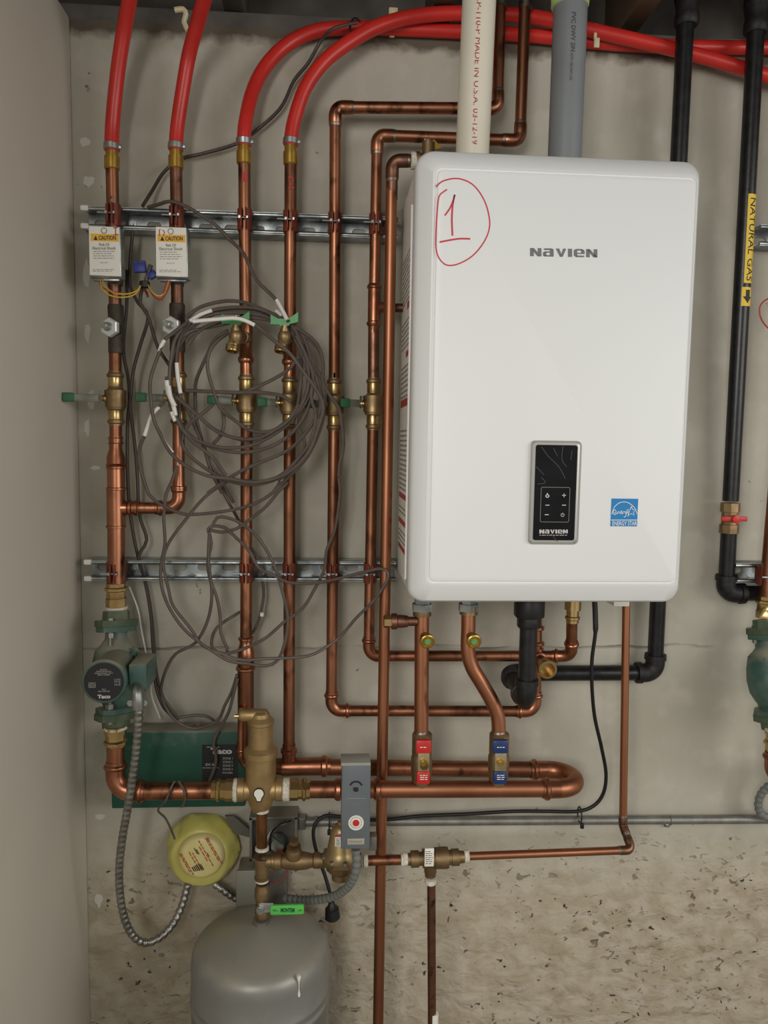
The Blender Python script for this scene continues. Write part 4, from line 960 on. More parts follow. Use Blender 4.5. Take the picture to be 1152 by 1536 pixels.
np_ = M().pbox(521, 1258, 546.5, 1267, wq-.0005, wq+.001, .0004).build('name_plate', BEIGE, AQ)
t = M(); ptext(t, 'Honeywell', 524, 1260, 543, 1265, wq+.0012); t.build('lettering', INKG, np_)
FB = thing('flexible_conduit', 'grey flexible conduit curving from the aquastat bottom to the lower wall box', 'cable', P(533, 1280, .2))
flex([P(534, 1274, .215), P(535, 1292, .215), P(532, 1312, .21), P(522, 1330, .19), P(504, 1343, .16), P(480, 1349, .13), P(455, 1350, .10), P(425, 1347, .075)], .0085, GREYFLEX, 'conduit', FB, step=.0052)

# ================================================================== FILL LINE
WL = .16
zf = P(500, 1291, WL).z
def fx(x): q = P(x, 1290, WL); q.z = zf+(P(950, 1276, WL).z-P(500, 1291, WL).z)*0; return q
r = riser('thin copper fill pipe dropping from the boiler and running left to the backflow preventer', 940, 1270, .13, None)
run(r, [P(939.5, 895, .12), P(934.5, 1238, .12), P(948, 1275, .155), P(696, 1284.5, WL)], .0079, COPPERB, COPPERD, R=1.4, L=1.6, press=False, solder=True)
BF = thing('backflow_preventer', 'brass backflow preventer with white sticker on the thin fill pipe', 'valve', P(655, 1310, WL))
o = P(608, 1289, WL)
def X_(x): return (P(x, 1288, WL)-o).length
dx = (P(702, 1285, WL)-o).normalized()
M().lathe(o, dx, [(0, .012), (X_(616), .012), (X_(616.2), .0165), (X_(628), .0165), (X_(628.2), .0135), (X_(634), .0135), (X_(634.2), .0185), (X_(652), .0185), (X_(652.2), .0205), (X_(666), .0215), (X_(672), .0205), (X_(672.2), .0145), (X_(677), .0145), (X_(677.2), .0165), (X_(688), .0165), (X_(688.2), .0125), (X_(696), .0115)], 12).build('body', BRASSD, BF)
M().lathe(P(646, 1288, WL), -Z, [(0, .0125), (.028, .0125), (.03, .011), (.036, .011)], 12).build('vent_port', BRASSD, BF)
stk = M().pbox(637, 1273, 651, 1300, WL+.0165, WL+.0192, .001).build('sticker', LABELW, BF)
t = M(); lines(t, 638.5, 1276, 649.5, 1297, 7, WL+.0197, .9); t.build('small_print', INK, stk)
for x, rad in ((604, .0115), (696, .0105)): M().lathe(P(x, 1288.5 if x < 650 else 1284.5, WL), dx, [(0, rad), (.001, rad*1.15), (.009, rad*1.12), (.01, rad)], 16).build('thread_tape', TEFLON, BF)
M().lathe(P(646, 1318, WL), -Z, [(0, .0085), (.001, .0115), (.009, .0115), (.012, .0085)], 16).build('thread_tape', TEFLON, BF)
r = riser('thin copper drain pipe hanging below the backflow preventer', 648, 1536, WL, None)
q = P(651, 1536, WL); pipe(r, P(647, 1322, WL), Vector((q.x+.003, -WL, .0)), .0085, COPPERD)
M().lathe(P(650.5, 1540, WL), Z, [(0, .0093), (.03, .0093)], 14).build('barcode_sticker', LABELW, r)
r = riser('short copper pipe between the backflow preventer and pressure regulator', 575, 1290, WL, None)
pipe(r, P(545, 1291, WL), P(606, 1289.5, WL), .0098, COPPER)
for x in (545, 601): M().lathe(P(x, 1291 if x < 560 else 1289.5, WL), X, [(0, .0105), (.001, .0125), (.008, .0125), (.009, .0105)], 16).build('thread_tape', TEFLON, r)
PR = thing('pressure_regulator', 'bell-topped brass pressure regulator beside the grey aquastat', 'valve', P(510, 1318, WL))
cz = P(511, 1287, WL)
M().lathe(cz+Z*.002, Z, [(0, .037), (.002, .0385), (.004, .036), (.010, .030), (.018, .0265), (.05, .0205), (.063, .0165), (.067, .011), (.068, .007), (.074, .007)], 24).build('bell', mat('gold_paint', (172, 150, 106), .4, .7, (150, 130, 92), 40), PR)
M().lathe(cz-Z*.006, Z, [(0, .0375), (.001, .0385), (.008, .0385), (.009, .037)], 8).build('bell_flange', BRASSD, PR)
bd = M(); bd.lathe(cz-Z*.008, -Z, [(0, .030), (.012, .029), (.020, .022), (.0205, .0185), (.034, .0175), (.037, .013)], 10); bd.lathe(P(477, 1291, WL), X, [(0, .014), (.012, .0135), (.07, .0135), (.085, .014)], 14); bd.build('body', BRASSD, PR)
sc_ = M()
for a in range(8):
    q = 2*math.pi*(a+.3)/8; sc_.lathe(cz+Vector((.034*math.cos(q), .034*math.sin(q), .003)), Z, [(0, .0048), (.006, .0048), (.007, .003)], 8)
sc_.build('flange_screws', STEEL, PR)
lb_s = M().pbox(502.5, 1252, 512, 1270, WL+.0225, WL+.0255, .0008).build('sticker', LABELW, PR)
M().pbox(502.5, 1252.2, 512, 1255.5, WL+.0252, WL+.0258).build('red_band', INKR, lb_s)
t = M(); lines(t, 504, 1257, 511, 1269, 5, WL+.0262, .8); t.build('small_print', INK, lb_s)
r = thing('check_valve', 'brass check valve with hex top between tank tee and regulator', 'valve', P(440, 1300, WL))
m = M(); m.lathe(P(406, 1292, WL), X, [(0, .012), (.006, .012), (.008, .0165), (.02, .0165), (.022, .013), (.028, .015), (.05, .0185), (.07, .0165), (.082, .013), (.084, .0155), (.096, .0155)], 12)
m.lathe(P(441, 1284, WL+.004), (0, -.25, 1), [(0, .0165), (.012, .0155), (.018, .013), (.0185, .0135), (.024, .0135)], 16); m.lathe(P(441, 1265, WL+.008), (0, -.25, 1), [(0, .0095), (.008, .0095)], 6); m.build('body', BRASSD, r)
pipe(r, P(463, 1291.5, WL), P(482, 1291.5, WL), .0098, BRASSD, 'nipple')
for x in (461, 478): M().lathe(P(x, 1291.5, WL), X, [(0, .0105), (.001, .013), (.006, .013), (.007, .0105)], 16).build('thread_tape', TEFLON, r)
# drop from separator to tank
r = riser('brass pipe with a tee dropping from the air separator to the grey tank', 393, 1370, WL, None, 'tank_drop_pipe')
pipe(r, P(392.5, 1212, WL), P(393, 1275, WL), .0105, mat('brown_brass', (148, 104, 70), .4, 1, (110, 76, 50), 30))
for y in (1218, 1275, 1322): M().lathe(P(393, y, WL), Z, [(0, .0105), (.001, .0135), (.006, .0135), (.007, .0105)], 16).build('thread_tape', TEFLON, r)
m = M(); m.lathe(P(393, 1318, WL), Z, [(0, .0145), (.005, .0150), (.006, .0135), (.036, .0135), (.037, .015), (.044, .015)], 16); m.lathe(P(393, 1292, WL), X, [(0, .0125), (.018, .0125), (.019, .0145), (.025, .0145)], 16); m.build('tee', BRASSD, r)
m = M(); m.lathe(P(393, 1352, WL), Z, [(0, .0125), (.012, .0150), (.026, .0145), (.032, .012), (.036, .012)], 12); m.build('union', BRASSD, r)
pipe(r, P(393, 1365, WL), P(393, 1345, WL), .0105, BRASSD, 'nipple')
V = thing('tank_valve', 'small valve with a bright green lever on top of the grey tank', 'valve', P(393, 1375, WL))
M().lathe(P(393, 1376, WL), Z, [(0, .0125), (.004, .014), (.012, .0145), (.02, .0125), (.026, .0125)], 12).build('body', BRASSD, V)
M().lathe(P(391, 1362, WL+.010), FRONT, [(0, .008), (.009, .008), (.0092, .006), (.013, .006)], 12).build('stem_nut', STEEL, V)
lv = M().pbox(388, 1355, 410, 1369, WL+.013, WL+.0155, .0006).build('lever', STEEL, V)
g = M().pbox(405, 1358.5, 456, 1373, WL+.011, WL+.019, .003).build('grip', GRIPL, lv)
t = M(); ptext(t, 'MONTEM', 421, 1362, 442, 1368.5, WL+.0193, .04); ptext(t, '<-', 409, 1364, 417, 1367, WL+.0193, .02); ptext(t, '->', 446, 1364, 453, 1367, WL+.0193, .02); t.build('lettering', mat('dark_green_ink', (24, 84, 48), .6), g)

# ================================================================== TANK
tr = .1345; tc = P(391.5, 1400, WL); tz = P(392, 1378, WL).z-.004
TK = thing('expansion_tank', 'silver grey domed expansion tank standing on the floor', 'tank', (tc.x, -WL, 0))
pf = [(.03, tr*.82), (.035, tr*.86), (.06, tr*.97), (.085, tr)]
zt0 = P(392, 1384, WL).z
pf += [(.352, tr), (.354, tr*1.012), (.362, tr*1.014), (.364, tr), (.374, tr), (.376, tr*1.01), (.383, tr*1.01), (.385, tr)]
pf += [(zt0-a, b) for a, b in ((.070, tr), (.060, .1340), (.050, .1318), (.042, .1280), (.036, .1225), (.031, .1150), (.025, .1010), (.018, .083), (.010, .058), (.004, .034), (0, .012))]
tz = zt0
M().lathe((tc.x, -WL, 0), Z, pf, 64).build('shell', TANKM, TK, ang=60)
M().lathe((tc.x, -WL, 0), Z, [(0, tr*.86), (.002, tr*.87), (.05, tr*.80)], 40).build('foot_ring', TANKM, TK)
M().lathe((tc.x, -WL, tz-.012), Z, [(0, .018), (.006, .0165), (.010, .0155), (.020, .0155)], 16).build('inlet_boss', BOXM, TK)
# paint drip
dr = M(); 
def on_tank(x, y, extra=.0006):
    a, b = P(x, y, 0), CAM; d = (b-a)
    # intersect with cylinder
    ox, oy = a.x-tc.x, a.y+WL; A_ = d.x**2+d.y**2; B_ = 2*(ox*d.x+oy*d.y); C_ = ox*ox+oy*oy-(tr+extra)**2
    t = (-B_+math.sqrt(max(0, B_*B_-4*A_*C_)))/(2*A_); return a+d*t
nn = (on_tank(449, 1480)-Vector((tc.x, -WL, on_tank(449, 1480).z))).normalized()
pts = [on_tank(448.5, 1463+i*3.2) for i in range(11)]
dr.tube(pts, [.0035, .0038, .003, .0014, .0010, .0009, .0008, .0010, .0018, .0028, .0018], 8); dr.build('paint_drip', PAINTW, TK)

# ================================================================== GREEN RELAY BOX, WALL BOXES, CONDUIT
r = thing('relay_box', 'dark green zone relay box on the wall behind the copper pipe, with black label', 'control', P(265, 1212, .03))
bx = M(); bx.pbox(166, 1097, 368, 1212, .012, .062, .004); bx.build('cover', GREEN, r)
M().pbox(170, 1094, 364, 1209, 0, .02, .001).build('backplate', BOXM, r)
lab = M().pbox(303, 1117, 357, 1172, .0615, .0627).build('label', PLATE, r)
t = M(); wq = .0629; ptext(t, 'Taco', 316, 1122, 348, 1131, wq, .05); lines(t, 310, 1119.5, 330, 1121.5, 1, wq, .9); ptext(t, 'ZVC 404', 308, 1145, 324, 1148.5, wq, .01); lines(t, 304, 1151, 330, 1152.5, 1, wq, .8)
for i in range(5): ptext(t, ('ZONE 1', 'ZONE 2', 'ZONE 3', 'ZONE 4', 'POWER')[i], 334, 1136+i*5.4, 349, 1139+i*5.4, wq)
t.build('lettering', INKL, lab)
kn = M().lathe(P(297, 1090, .035)+Z*.002, Z, [(-.004, .012), (.003, .012), (.0031, .008), (.005, .008)], 16).build('knockout', BOXM, r)
r = thing('junction_box', 'open steel junction box holding loose wires, behind the brass drop pipe', 'box', P(410, 1290, .03), 'steel wall boxes')
m = M(); x0, y0, x1, y1 = 374, 1226, 446, 1292
for a in ((x0, y0, x0+4, y1), (x1-4, y0, x1, y1), (x0, y0, x1, y0+4), (x0, y1-4, x1, y1)): m.pbox(*a, 0, .05, .0005)
m.pbox(x0, y0, x1, y1, 0, .003); m.build('shell', BOXM, r)
M().lathe(P(417, 1262, .006), FRONT, [(0, .020), (.014, .020), (.02, .014), (.021, 0.001)], 18).build('relay', STEEL, r)
for pts, m_ in (([(436, 1231, .055), (420, 1237, .08), (407, 1250, .08), (405, 1275, .06)], BLACK), ([(432, 1232, .05), (415, 1240, .07), (404, 1252, .07), (398, 1268, .05)], PAINTW), ([(402, 1238, .04), (412, 1256, .06), (426, 1266, .05)], GREEN), ([(428, 1285, .05), (420, 1276, .07), (414, 1280, .05)], WIRER)): wire(pts, .0022, m_, 'wire', r)
m = M(); m.pbox(446, 1228, 458, 1245, .01, .032, .001); m.build('conduit_connector', BOXM, r)
r = thing('switch_box', 'dusty grey lidded wall box just above the tank dome', 'box', P(392, 1366, .03), 'steel wall boxes')
M().pbox(357, 1303, 430, 1364, 0, .05, .004).build('shell', BOXM, r)
M().pbox(354, 1306, 396, 1366, .05, .056, .002).build('lid', mat('dusty_lid', (140, 138, 128), .5, .4), r)
wire([(398, 1312, .06), (412, 1325, .075), (426, 1316, .06), (432, 1306, .05)], .0012, WIRER, 'wire', r); wire([(400, 1306, .06), (404, 1318, .07), (400, 1334, .055)], .0016, NUTB, 'wire', r)
r = thing('conduit', 'straight galvanised conduit low along the wall from junction box to right edge', 'conduit', P(700, 1228, .02))
zc = P(800, 1227, .018).z
a = P(452, 1233, .018); b = P(1700, 1226, .018)
pipe(r, a, b, .0092, CONDUIT, 'tube')
m = M(); c = P(1005, 1226, .018); c.z = a.z+(b.z-a.z)*(c.x-a.x)/(b.x-a.x)
m.tube([c+Vector((0, -.0102*math.cos(q), .0102*math.sin(q))) for q in [k*.4-1.6 for k in range(9)]], .0012, 6)
m.box(c-Z*.014+FRONT*-.012, (.014, .003, .016), bev=.001); m.build('strap', CONDUIT, r)
M().lathe(c-Z*.017+Y*.012, FRONT, [(0, .0055), (.004, .0055), (.006, .003)], 6).build('strap_screw', STEEL, r)
for x in (470, 494): M().lathe(a+(b-a)*((P(x, 1230, .018).x-a.x)/(b.x-a.x)), X, [(0, .0095), (.001, .0112), (.008, .0112), (.009, .0095)], 14).build('coupling', CONDUIT, r)

# black power cord with plug
r = thing('power_cord', 'black power cord from the boiler bottom along the conduit to a hanging plug', 'cord', P(893, 905, .14))
pts = [(892, 900, .14), (893, 925, .14), (893, 950, .14), (888, 990, .13), (888, 1030, .12), (892, 1075, .10), (902, 1120, .08), (909, 1160, .06), (905, 1190, .05), (890, 1209, .045), (865, 1217, .04), (820, 1217, .035), (770, 1217, .034), (700, 1221, .032), (630, 1224, .032), (585, 1229, .034), (545, 1230, .035), (512, 1225, .04), (487, 1224, .045), (474, 1234, .05), (470, 1252, .055), (476, 1282, .06), (487, 1312, .065), (495, 1340, .07), (497, 1358, .07)]
q = smooth([P(*p) for p in pts], .008)
M().tube(q, [.0055 if i < 8 else .0038 for i in range(len(q))], 10).build('cord', BLACK, r)
M().lathe(P(497, 1352, .07), (.08, 0, -1), [(0, .0055), (.012, .009), (.016, .015), (.036, .0165), (.040, .012), (.0405, .010)], 10).build('plug', BLACK, r)
pr_ = M(); 
for k in (-1, 1): pr_.box(P(498.5, 1386, .07)+X*.005*k, (.0016, .006, .018))
pr_.build('prong', BRASS, r)
for x, y in ((869.5, 1222), (494, 1231)):
    m = M(); c = P(x, y, .03)
    m.tube([c+Vector((0, -.014*math.cos(a)-.0, .017*math.sin(a))) for a in [k*.45 for k in range(15)]], .0016, 6); m.box(c+Vector((0, -.018, -.016)), (.008, .007, .012), bev=.002)
    tag(rebase(m.build('cable_tie', BLACK), c), 'black tie binding the power cord to the conduit, below the boiler' if x > 600 else 'black tie binding the power cord to the conduit, beside the regulator', 'tie')

# ================================================================== YELLOW COVERED DETECTOR
D = thing('covered_detector', 'round wall detector wrapped in a crumpled yellow dust cover', 'detector', P(303, 1277, 0))
c0 = P(303, 1277, .02); k = 1/px(.03)
v = []; f = []; n = 48; rings = [(58, .001), (60, .012), (57, .022), (52, .034), (47, .046), (43, .050)]
ctr = Vector((c0.x, 0, c0.z))
for j, (rad, w) in enumerate(rings):
    for i in range(n):
        a = 2*math.pi*i/n; jit = 1+.022*math.sin(3*a+j)+.016*math.sin(7*a+1.3*j)+.012*math.sin(17*a+j*2.1) if j < 4 else 1+.015*math.sin(5*a)
        v.append(ctr+Vector((rad*k*jit*math.cos(a)*.94, -w-(.003*math.sin(11*a+j*1.7) if 0 < j < 4 else 0), rad*k*jit*math.sin(a)*.98)))
for j in range(len(rings)-1):
    for i in range(n): f.append((j*n+i, j*n+(i+1) % n, (j+1)*n+(i+1) % n, (j+1)*n+i))
f.append(tuple((len(rings)-1)*n+i for i in range(n)))
M().add(v, f).build('dust_cover', BAGY, D)
cc = P(301, 1287, .062); ax_ = FRONT
M().lathe(cc-FRONT*.022, FRONT, [(0, .051), (.010, .049), (.018, .046), (.023, .042), (.0245, .036), (.025, .001)], 32).build('cap', BAGP, D)
lt = M(); wv = .0655; ang = math.radians(-62)
def rot(a, b):
    x, y = a*math.cos(ang)-b*math.sin(ang), a*math.sin(ang)+b*math.cos(ang); return Vector((cc.x+x, -wv, cc.z+y))
def rline(b, a0, a1, wd, mb): mb.ribbon([rot(a0*1.22, b*1.3), rot(a1*1.22, b*1.3)], wd*1.15)
for b, a0, a1 in ((.026, -.028, .026), (.0235, -.028, .020), (.012, -.030, .022), (.008, -.020, .010), (-.006, -.016, .02), (-.010, -.020, .018), (-.022, -.024, .020), (-.0245, -.026, .014)):
    a = a0
    while a < a1: l = random.uniform(.004, .010); rline(b, a, min(a+l, a1), .0016, lt); a += l+.0016
lt.build('red_print', INKR, D)
bk = M()
for i in range(6): rline(-.004-.0028*i, .006 if i else .008, .020-.001*i, .0017, bk)
rline(.002, -.018, -.008, .0014, bk); rline(.0, -.022, -.010, .0014, bk); rline(.014, -.004, .004, .0012, bk)
bk.build('black_print', INK, D)
r = thing('armored_cable', 'short metal armored cable from the yellow covered detector to the switch box', 'cable', P(335, 1335, .03))
flex([P(322, 1326, .03), P(332, 1333, .034), P(344, 1342, .034), P(358, 1350, .03)], .0078, FLEXM, 'armor', r)
r = thing('plastic_strap', 'grey plastic strap piece between yellow cover and junction box', 'strap', P(355, 1240, .02))
m = M(); m.prism([P(338, 1222, .02), P(350, 1222, .02), P(374, 1242, .025), P(374, 1254, .025), P(352, 1248, .02)], FRONT*.006); m.build('strap', mat('smoky_plastic', (92, 90, 82), .4), r)

# ================================================================== CABLES
def strand(root, pts, ws, r=.0034, m=CABLE, o=(0, 0), s=1., name='cable'):
    n = len(pts)
    if not isinstance(ws, (list, tuple)): ws = [ws]*n
    ws = [ws[0]+(ws[-1]-ws[0])*i/(n-1) for i in range(n)] if len(ws) == 2 else ws
    return M().tube(smooth([P(o[0]+a/s, o[1]+b/s, w) for (a, b), w in zip(pts, ws)], .010), r, 8).build(name, m, root)
CO = thing('cable_coil', 'large grey-brown coil of control cable hung on the drain cocks', 'cable', P(375, 590, .11))
K = dict(o=(200, 440), s=3.6)
loops = [
 ([(285, 130), (360, 75), (470, 45), (560, 42), (640, 62), (740, 105), (830, 150), (900, 210), (940, 290), (960, 400), (960, 500), (930, 590), (860, 670), (760, 740), (640, 790), (540, 780), (430, 730), (340, 650), (270, 590)], (.103, .118)),
 ([(200, 440), (215, 330), (280, 200), (330, 130), (430, 90), (560, 75), (680, 85), (780, 130), (860, 180), (910, 280), (945, 420), (935, 540), (880, 640), (790, 720), (680, 780), (560, 782), (450, 745), (360, 670), (280, 600), (230, 560)], (.108, .122)),
 ([(210, 640), (300, 760), (400, 822), (520, 855), (640, 855), (760, 820), (860, 750), (930, 650), (965, 540), (960, 400), (920, 290), (840, 190), (720, 120), (590, 95), (460, 105), (350, 160), (270, 250), (215, 360), (205, 470)], (.112, .100)),
 ([(180, 450), (190, 560), (230, 680), (300, 768), (400, 815), (500, 835), (620, 825), (720, 785), (830, 710), (900, 620), (940, 500), (930, 380), (880, 260), (800, 170), (700, 120), (560, 105), (420, 115), (310, 180), (230, 290)], (.118, .104)),
 ([(250, 560), (250, 700), (270, 830), (330, 900), (430, 970), (540, 1020), (660, 1032), (780, 1000), (880, 930), (960, 830), (1010, 700), (1032, 580), (1020, 470), (1025, 380), (1000, 300), (940, 240), (880, 200), (760, 150), (600, 130), (470, 150), (360, 200), (290, 280)], (.104, .110)),
 ([(285, 160), (220, 210), (165, 255), (140, 320), (110, 400), (90, 480), (95, 580), (110, 680), (150, 770), (200, 860), (280, 930), (400, 985), (520, 1000), (640, 1020), (760, 1000), (860, 950), (950, 850), (1000, 720), (1025, 620), (1000, 540), (900, 400), (840, 320), (740, 240), (650, 165), (560, 135), (430, 142), (320, 155)], (.128, .158)),
 ([(210, 530), (300, 525), (450, 532), (580, 535), (680, 500), (780, 450), (850, 400), (890, 340)], (.1, .12)),
 ([(280, 525), (400, 530), (560, 535), (680, 535), (800, 552), (850, 585)], (.112, .112)),
 ([(510, 200), (440, 250), (400, 330), (350, 440), (335, 500), (335, 600), (345, 700), (400, 880), (450, 980), (500, 1060), (540, 1130)], (.11, .045)),
 ([(515, 212), (450, 260), (410, 320), (400, 400), (430, 520), (470, 620), (540, 680), (620, 735), (700, 750), (780, 730), (850, 670), (890, 600)], (.11, .12)),
 ([(478, 620), (490, 700), (470, 770), (430, 812)], (.105, .105)),
 ([(870, 180), (960, 240), (1010, 310), (1025, 400), (1025, 480), (1060, 550), (1110, 620), (1125, 700), (1135, 820), (1115, 920), (1110, 990)], (.115, .095)),
 ([(850, 180), (880, 260), (920, 350), (1000, 430), (1035, 520), (1030, 640), (1000, 760), (940, 880), (880, 950), (800, 1030), (760, 1080)], (.108, .1)),
 ([(400, 1080), (500, 1010), (600, 950), (720, 900), (830, 850), (900, 790), (970, 700), (1010, 620), (1000, 500), (960, 380)], (.1, .112)),
 ([(165, 590), (110, 640), (80, 700), (60, 770), (35, 830), (30, 900), (50, 990), (80, 1080)], (.128, .1)),
 ([(275, 170), (225, 250), (205, 340), (195, 440), (200, 540), (220, 640), (255, 720), (320, 800), (420, 880), (500, 985)], (.124, .115)),
 ([(285, 165), (250, 240), (232, 340), (235, 440), (255, 560), (300, 640), (340, 740), (380, 830), (420, 960), (480, 1080)], (.120, .06)),
 ([(430, 600), (380, 645), (315, 690), (280, 740), (265, 790)], (.125, .112)),
 ([(350, 120), (430, 95), (560, 85), (700, 110), (800, 150), (870, 220), (905, 330), (905, 470), (895, 560), (880, 700), (925, 800), (900, 900), (850, 960), (780, 1010)], (.098, .106)),
 ([(880, 230), (930, 330), (970, 440), (960, 560), (985, 660), (960, 790), (900, 880), (800, 980), (700, 1015), (560, 1010)], (.118, .11)),
 ([(220, 260), (225, 300), (245, 260), (300, 210), (400, 185), (520, 160)], (.112, .1)),
]
for p, w in loops: strand(CO, p, w, **K)
wob = [([(320, 152), (380, 146), (450, 140), (540, 134), (600, 145), (655, 172)], .1595, .0036), ([(140, 318), (150, 285), (168, 252)], .131, .0036), ([(148, 765), (175, 815), (212, 862)], .134, .0036),
 ([(180, 470), (190, 540), (215, 600), (228, 660)], .128, .0042), ([(234, 375), (240, 450), (255, 540)], .124, .0038), ([(205, 640), (225, 690)], .126, .0034), ([(140, 612), (100, 655), (78, 715), (60, 770)], .126, .0036), ([(305, 150), (360, 115), (425, 92)], .114, .0036), ([(770, 92), (800, 120)], .112, .0034), ([(190, 500), (200, 560), (225, 610)], .131, .0044)]
for p, w, rr_ in wob: strand(CO, p, w, rr_, PAINTW, name='white_paint_streak', **K)
LW = thing('loose_cable', 'grey-brown cable loops dangling below the coil, down to the relay box', 'cable', P(330, 850, .1))
K = dict(o=(180, 720), s=2.743)
for p, w in [
 ([(115, 55), (150, 90), (190, 112), (260, 140), (330, 140), (420, 130), (500, 115), (570, 90), (630, 50), (660, 5)], (.1, .1)),
 ([(235, -60), (215, 0), (190, 60), (180, 150), (185, 260), (170, 340), (170, 430), (200, 520), (260, 610), (330, 670), (390, 710), (450, 745), (520, 755), (600, 765), (650, 740), (680, 660), (690, 560), (660, 430), (630, 340), (570, 240), (500, 180), (440, 155), (400, 155), (380, 190)], (.098, .105)),
 ([(440, 5), (350, 70), (280, 150), (200, 260), (178, 340), (200, 450), (220, 520), (290, 610), (340, 680), (420, 715), (500, 740), (600, 735), (720, 730), (800, 715), (900, 650), (970, 570), (1040, 500), (1090, 430), (1105, 385), (1070, 365), (980, 385), (880, 410), (780, 425), (690, 420), (630, 390), (570, 360), (530, 290), (480, 240), (430, 195), (380, 190), (360, 205)], [.095, .1, .1, .1, .1, .1, .1, .1, .1, .1, .102, .104, .104, .1, .1, .11, .125, .135, .136, .13, .115, .11, .11, .11, .11, .11, .11, .11, .108, .105, .105]),
 ([(690, 10), (650, 50), (600, 110), (530, 165), (480, 200), (420, 215), (370, 205)], (.1, .108)),
 ([(362, 205), (376, 260), (362, 330), (368, 400), (397, 480), (412, 560), (415, 630), (440, 690), (440, 712)], (.106, .092)),
 ([(368, 212), (364, 330), (378, 470), (360, 580), (310, 670), (230, 715), (190, 780), (170, 850), (175, 890), (210, 940), (240, 980)], (.11, .06)),
 ([(240, 978), (290, 970), (340, 968), (370, 978), (388, 992)], (.06, .055)),
 ([(495, 542), (420, 590), (385, 630), (380, 690), (430, 715), (520, 690), (600, 650), (680, 580), (750, 530), (800, 450), (840, 370), (850, 290), (885, 200), (905, 60), (900, -10)], [.05, .06, .075, .095, .1, .1, .1, .1, .1, .1, .1, .095, .09, .09, .09]),
 ([(395, -15), (440, 80), (490, 170), (528, 262), (555, 300), (578, 370), (590, 450), (588, 500), (570, 580), (550, 622), (530, 642)], [.05, .05, .036, .045, .04, .038, .036, .036, .036, .036, .036]),
 ([(482, 800), (460, 870), (430, 930), (400, 990), (310, 1022), (230, 990), (180, 920), (163, 850)], (.075, .07)),
 ([(484, 815), (470, 870), (445, 960), (400, 1040), (385, 1085), (396, 1150), (378, 1215), (355, 1260)], (.08, .075)),
]: strand(LW, p, w, .0032, **K)
strand(LW, [(585, 545), (583, 560)], .05, .004, PAINTW, name='white_paint_streak', **K)
DW = thing('cable_pair', 'two dark brown cables hanging down the wall behind the leftmost riser', 'cable', P(195, 600, .04))
strand(DW, [(199, 345), (195, 399), (195, 428), (207, 454), (222, 475), (210, 519), (200, 556), (196, 597), (195, 610), (202, 665), (206, 715), (209, 771), (220, 810), (208, 835), (217, 870), (226, 920), (230, 975), (238, 1025), (252, 1062), (268, 1080)], [.055]*9+[.04]*4+[.045, .03, .03, .03, .03, .035, .04], .0034, CABLED)
strand(DW, [(190, 405), (190, 459), (185, 524), (192, 566), (194, 602), (191, 643), (192, 727), (197, 782), (207, 835), (220, 880), (228, 930), (232, 985), (234, 1030), (246, 1062), (262, 1076)], [.04]*8+[.035]+[.028]*6, .0034, CABLED)
strand(DW, [(214, 431), (210, 454), (222, 474), (236, 519), (254, 548)], (.09, .085), .0034, CABLED)
r = tag(rebase(M().tube(smooth([P(a, b, w) for a, b, w in ((214, 309, .06), (229, 285, .03), (247, 257, .02), (274, 238, .02), (302, 231, .02), (351, 217, .02), (379, 200, .02), (420, 163, .02), (441, 121, .02), (462, 95, .022), (481, 62, .03), (497, 45, .055), (515, 38, .05), (535, 34, .05))], .008), .0034, 8).build('sensor_cable', CABLED), P(302, 231, .03)), 'thin dark cable rising from the upper rail across the wall to the arching red tube', 'cable')
r = thing('sensor_cable', 'grey cable draped over the upper rail and down to the drain cock handle', 'cable', P(345, 360, .09))
strand(r, [(222, 311), (240, 306), (255, 302), (280, 310), (320, 335), (345, 360), (365, 380), (385, 420), (410, 445), (422, 462), (432, 482)], [.06, .075, .09, .09, .08, .08, .09, .1, .11, .12, .135], .0034)
strand(r, [(415, 450), (424, 466), (431, 480)], (.1155, .136), .0037, PAINTW, name='white_paint_streak')
tag(rebase(M().tube(smooth([P(*p) for p in ((194, 880, .03), (207, 915, .02), (212, 945, .02), (218, 975, .02), (226, 1015, .02), (228, 1045, .02), (240, 1078, .02))], .008), .0016, 6).build('string', PAINTW), P(212, 945, .02)), 'thin white string hanging on the wall beside the pump', 'string')
r = thing('dangling_wire', 'short grey wires hooked over the large copper pipe below the relay box', 'wire', P(245, 1215, .1))
strand(r, [(263, 1172, .0), (255, 1180, .0), (249, 1200, .0), (238, 1214, .0), (247, 1225, .0), (257, 1245, .0), (262, 1260, .0)] if False else [(262, 1172), (256, 1182), (249, 1200), (237, 1215), (248, 1227), (257, 1245), (262, 1258)], [.17, .178, .175, .15, .12, .1, .08], .0022, CABLE)
strand(r, [(268, 1172), (276, 1186), (277, 1200), (273, 1210)], [.168, .178, .176, .15], .0024, CABLE)
# red wire loop at right edge
tag(rebase(M().tube(smooth([P(*p) for p in ((1168, 445, .06), (1150, 449, .06), (1140, 460, .06), (1141, 476, .06), (1150, 490, .06), (1168, 505, .06))], .006), .0016, 8).build('red_wire', WIRER), P(1150, 470, .06)), 'red wire loop showing at the right edge beside the gas pipe', 'wire')

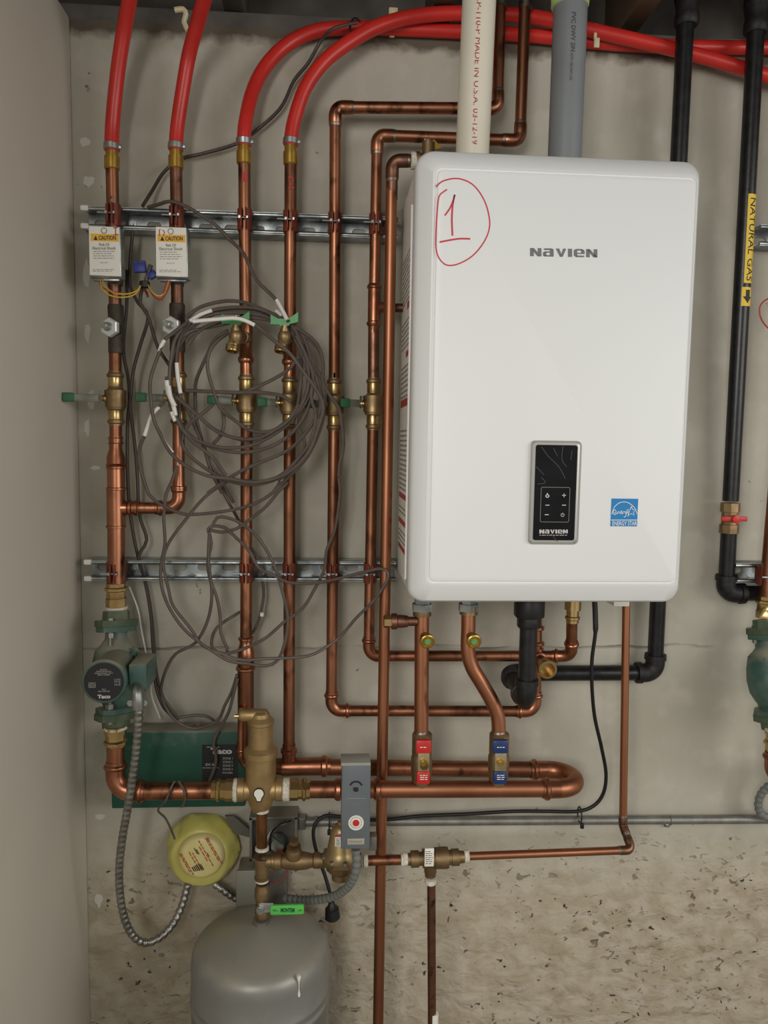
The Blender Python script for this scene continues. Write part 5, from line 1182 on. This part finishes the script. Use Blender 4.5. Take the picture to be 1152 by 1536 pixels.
# ================================================================== RIGHT EDGE
def dup(root, d, label, group):
    c = root.copy(); COL.objects.link(c); c.location = root.location+d; c['label'] = label; c['group'] = group
    for ch in list(root.children):
        k = ch.copy(); COL.objects.link(k); k.parent = c
        for g in ch.children:
            q = g.copy(); COL.objects.link(q); q.parent = k
    return c
d = P(1155, 1001, .10)-P(174.5, 992, .10); d.y = 0
dup(pump, d, 'green circulator pump partly cut off by the right edge', 'green circulator pumps')
PX = pump.location.x+d.x
r = riser('large copper pipe below the right-edge pump, bending right', 1160, 1150, .12, None)
q0 = Vector((PX-.0, -.135, P(1160, 1094, .133).z))
M().lathe(q0-Z*.045, Z, [(0, RB*1.1), (.012, RB*1.1), (.014, RB*1.33), (.020, RB*1.35), (.023, RB*1.12), (.034, RB*1.1), (.0345, RB*1.25), (.045, RB*1.25)], 8).build('brass_adapter', BRASS, r)
M().lathe(q0-Z*.004, Z, [(0, RB*1.2), (.002, RB*1.35), (.006, RB*1.3), (.008, RB*1.1)], 20).build('thread_tape', TEFLON, r)
run(r, [q0-Z*.04, q0-Z*.105, q0+Vector((.62, -.01, -.115))], RB, COPPERF, COPPERF, R=2.0, L=1.5)
r = riser('large copper riser above the right-edge pump', 1160, 880, WR, None)
q1 = Vector((PX, -WR-.008, P(1160, 905, .075).z-.019))
M().lathe(q1-Z*.012, Z, [(0, RB*1.22), (.016, RB*1.22), (.018, RB*1.12), (.030, RB*1.12), (.032, RB*1.33), (.037, RB*1.33), (.039, RB*1.12), (.046, RB*1.12)], 8).build('brass_adapter', BRASS, r)
pipe(r, q1+Z*.03, q1+Z*.20+X*.004, RB, COPPER); pipe(r, q1+Z*.19+X*.004, q1+Z*1.2+X*.03, RB, COPPER)
clamp(float(PX), P(1150, 861, .05).z, RB, 'rust-red clamp on the short rail end at the right edge', 'clamps on the lower rail')
r = thing('flexible_conduit', 'grey flexible conduit looping onto the conduit at the right edge', 'cable', P(1145, 1210, .05))
flex([P(1175, 1168, .08), P(1152, 1180, .06), P(1140, 1195, .05), P(1138, 1212, .045), P(1146, 1224, .043), P(1175, 1230, .043)], .0085, GREYFLEX, 'conduit', r, step=.005)

for o in bpy.data.objects:
    if o.name.split('.')[0] in ('small_print', 'red_print', 'black_print', 'dial_print'): o['kind'] = 'stuff'
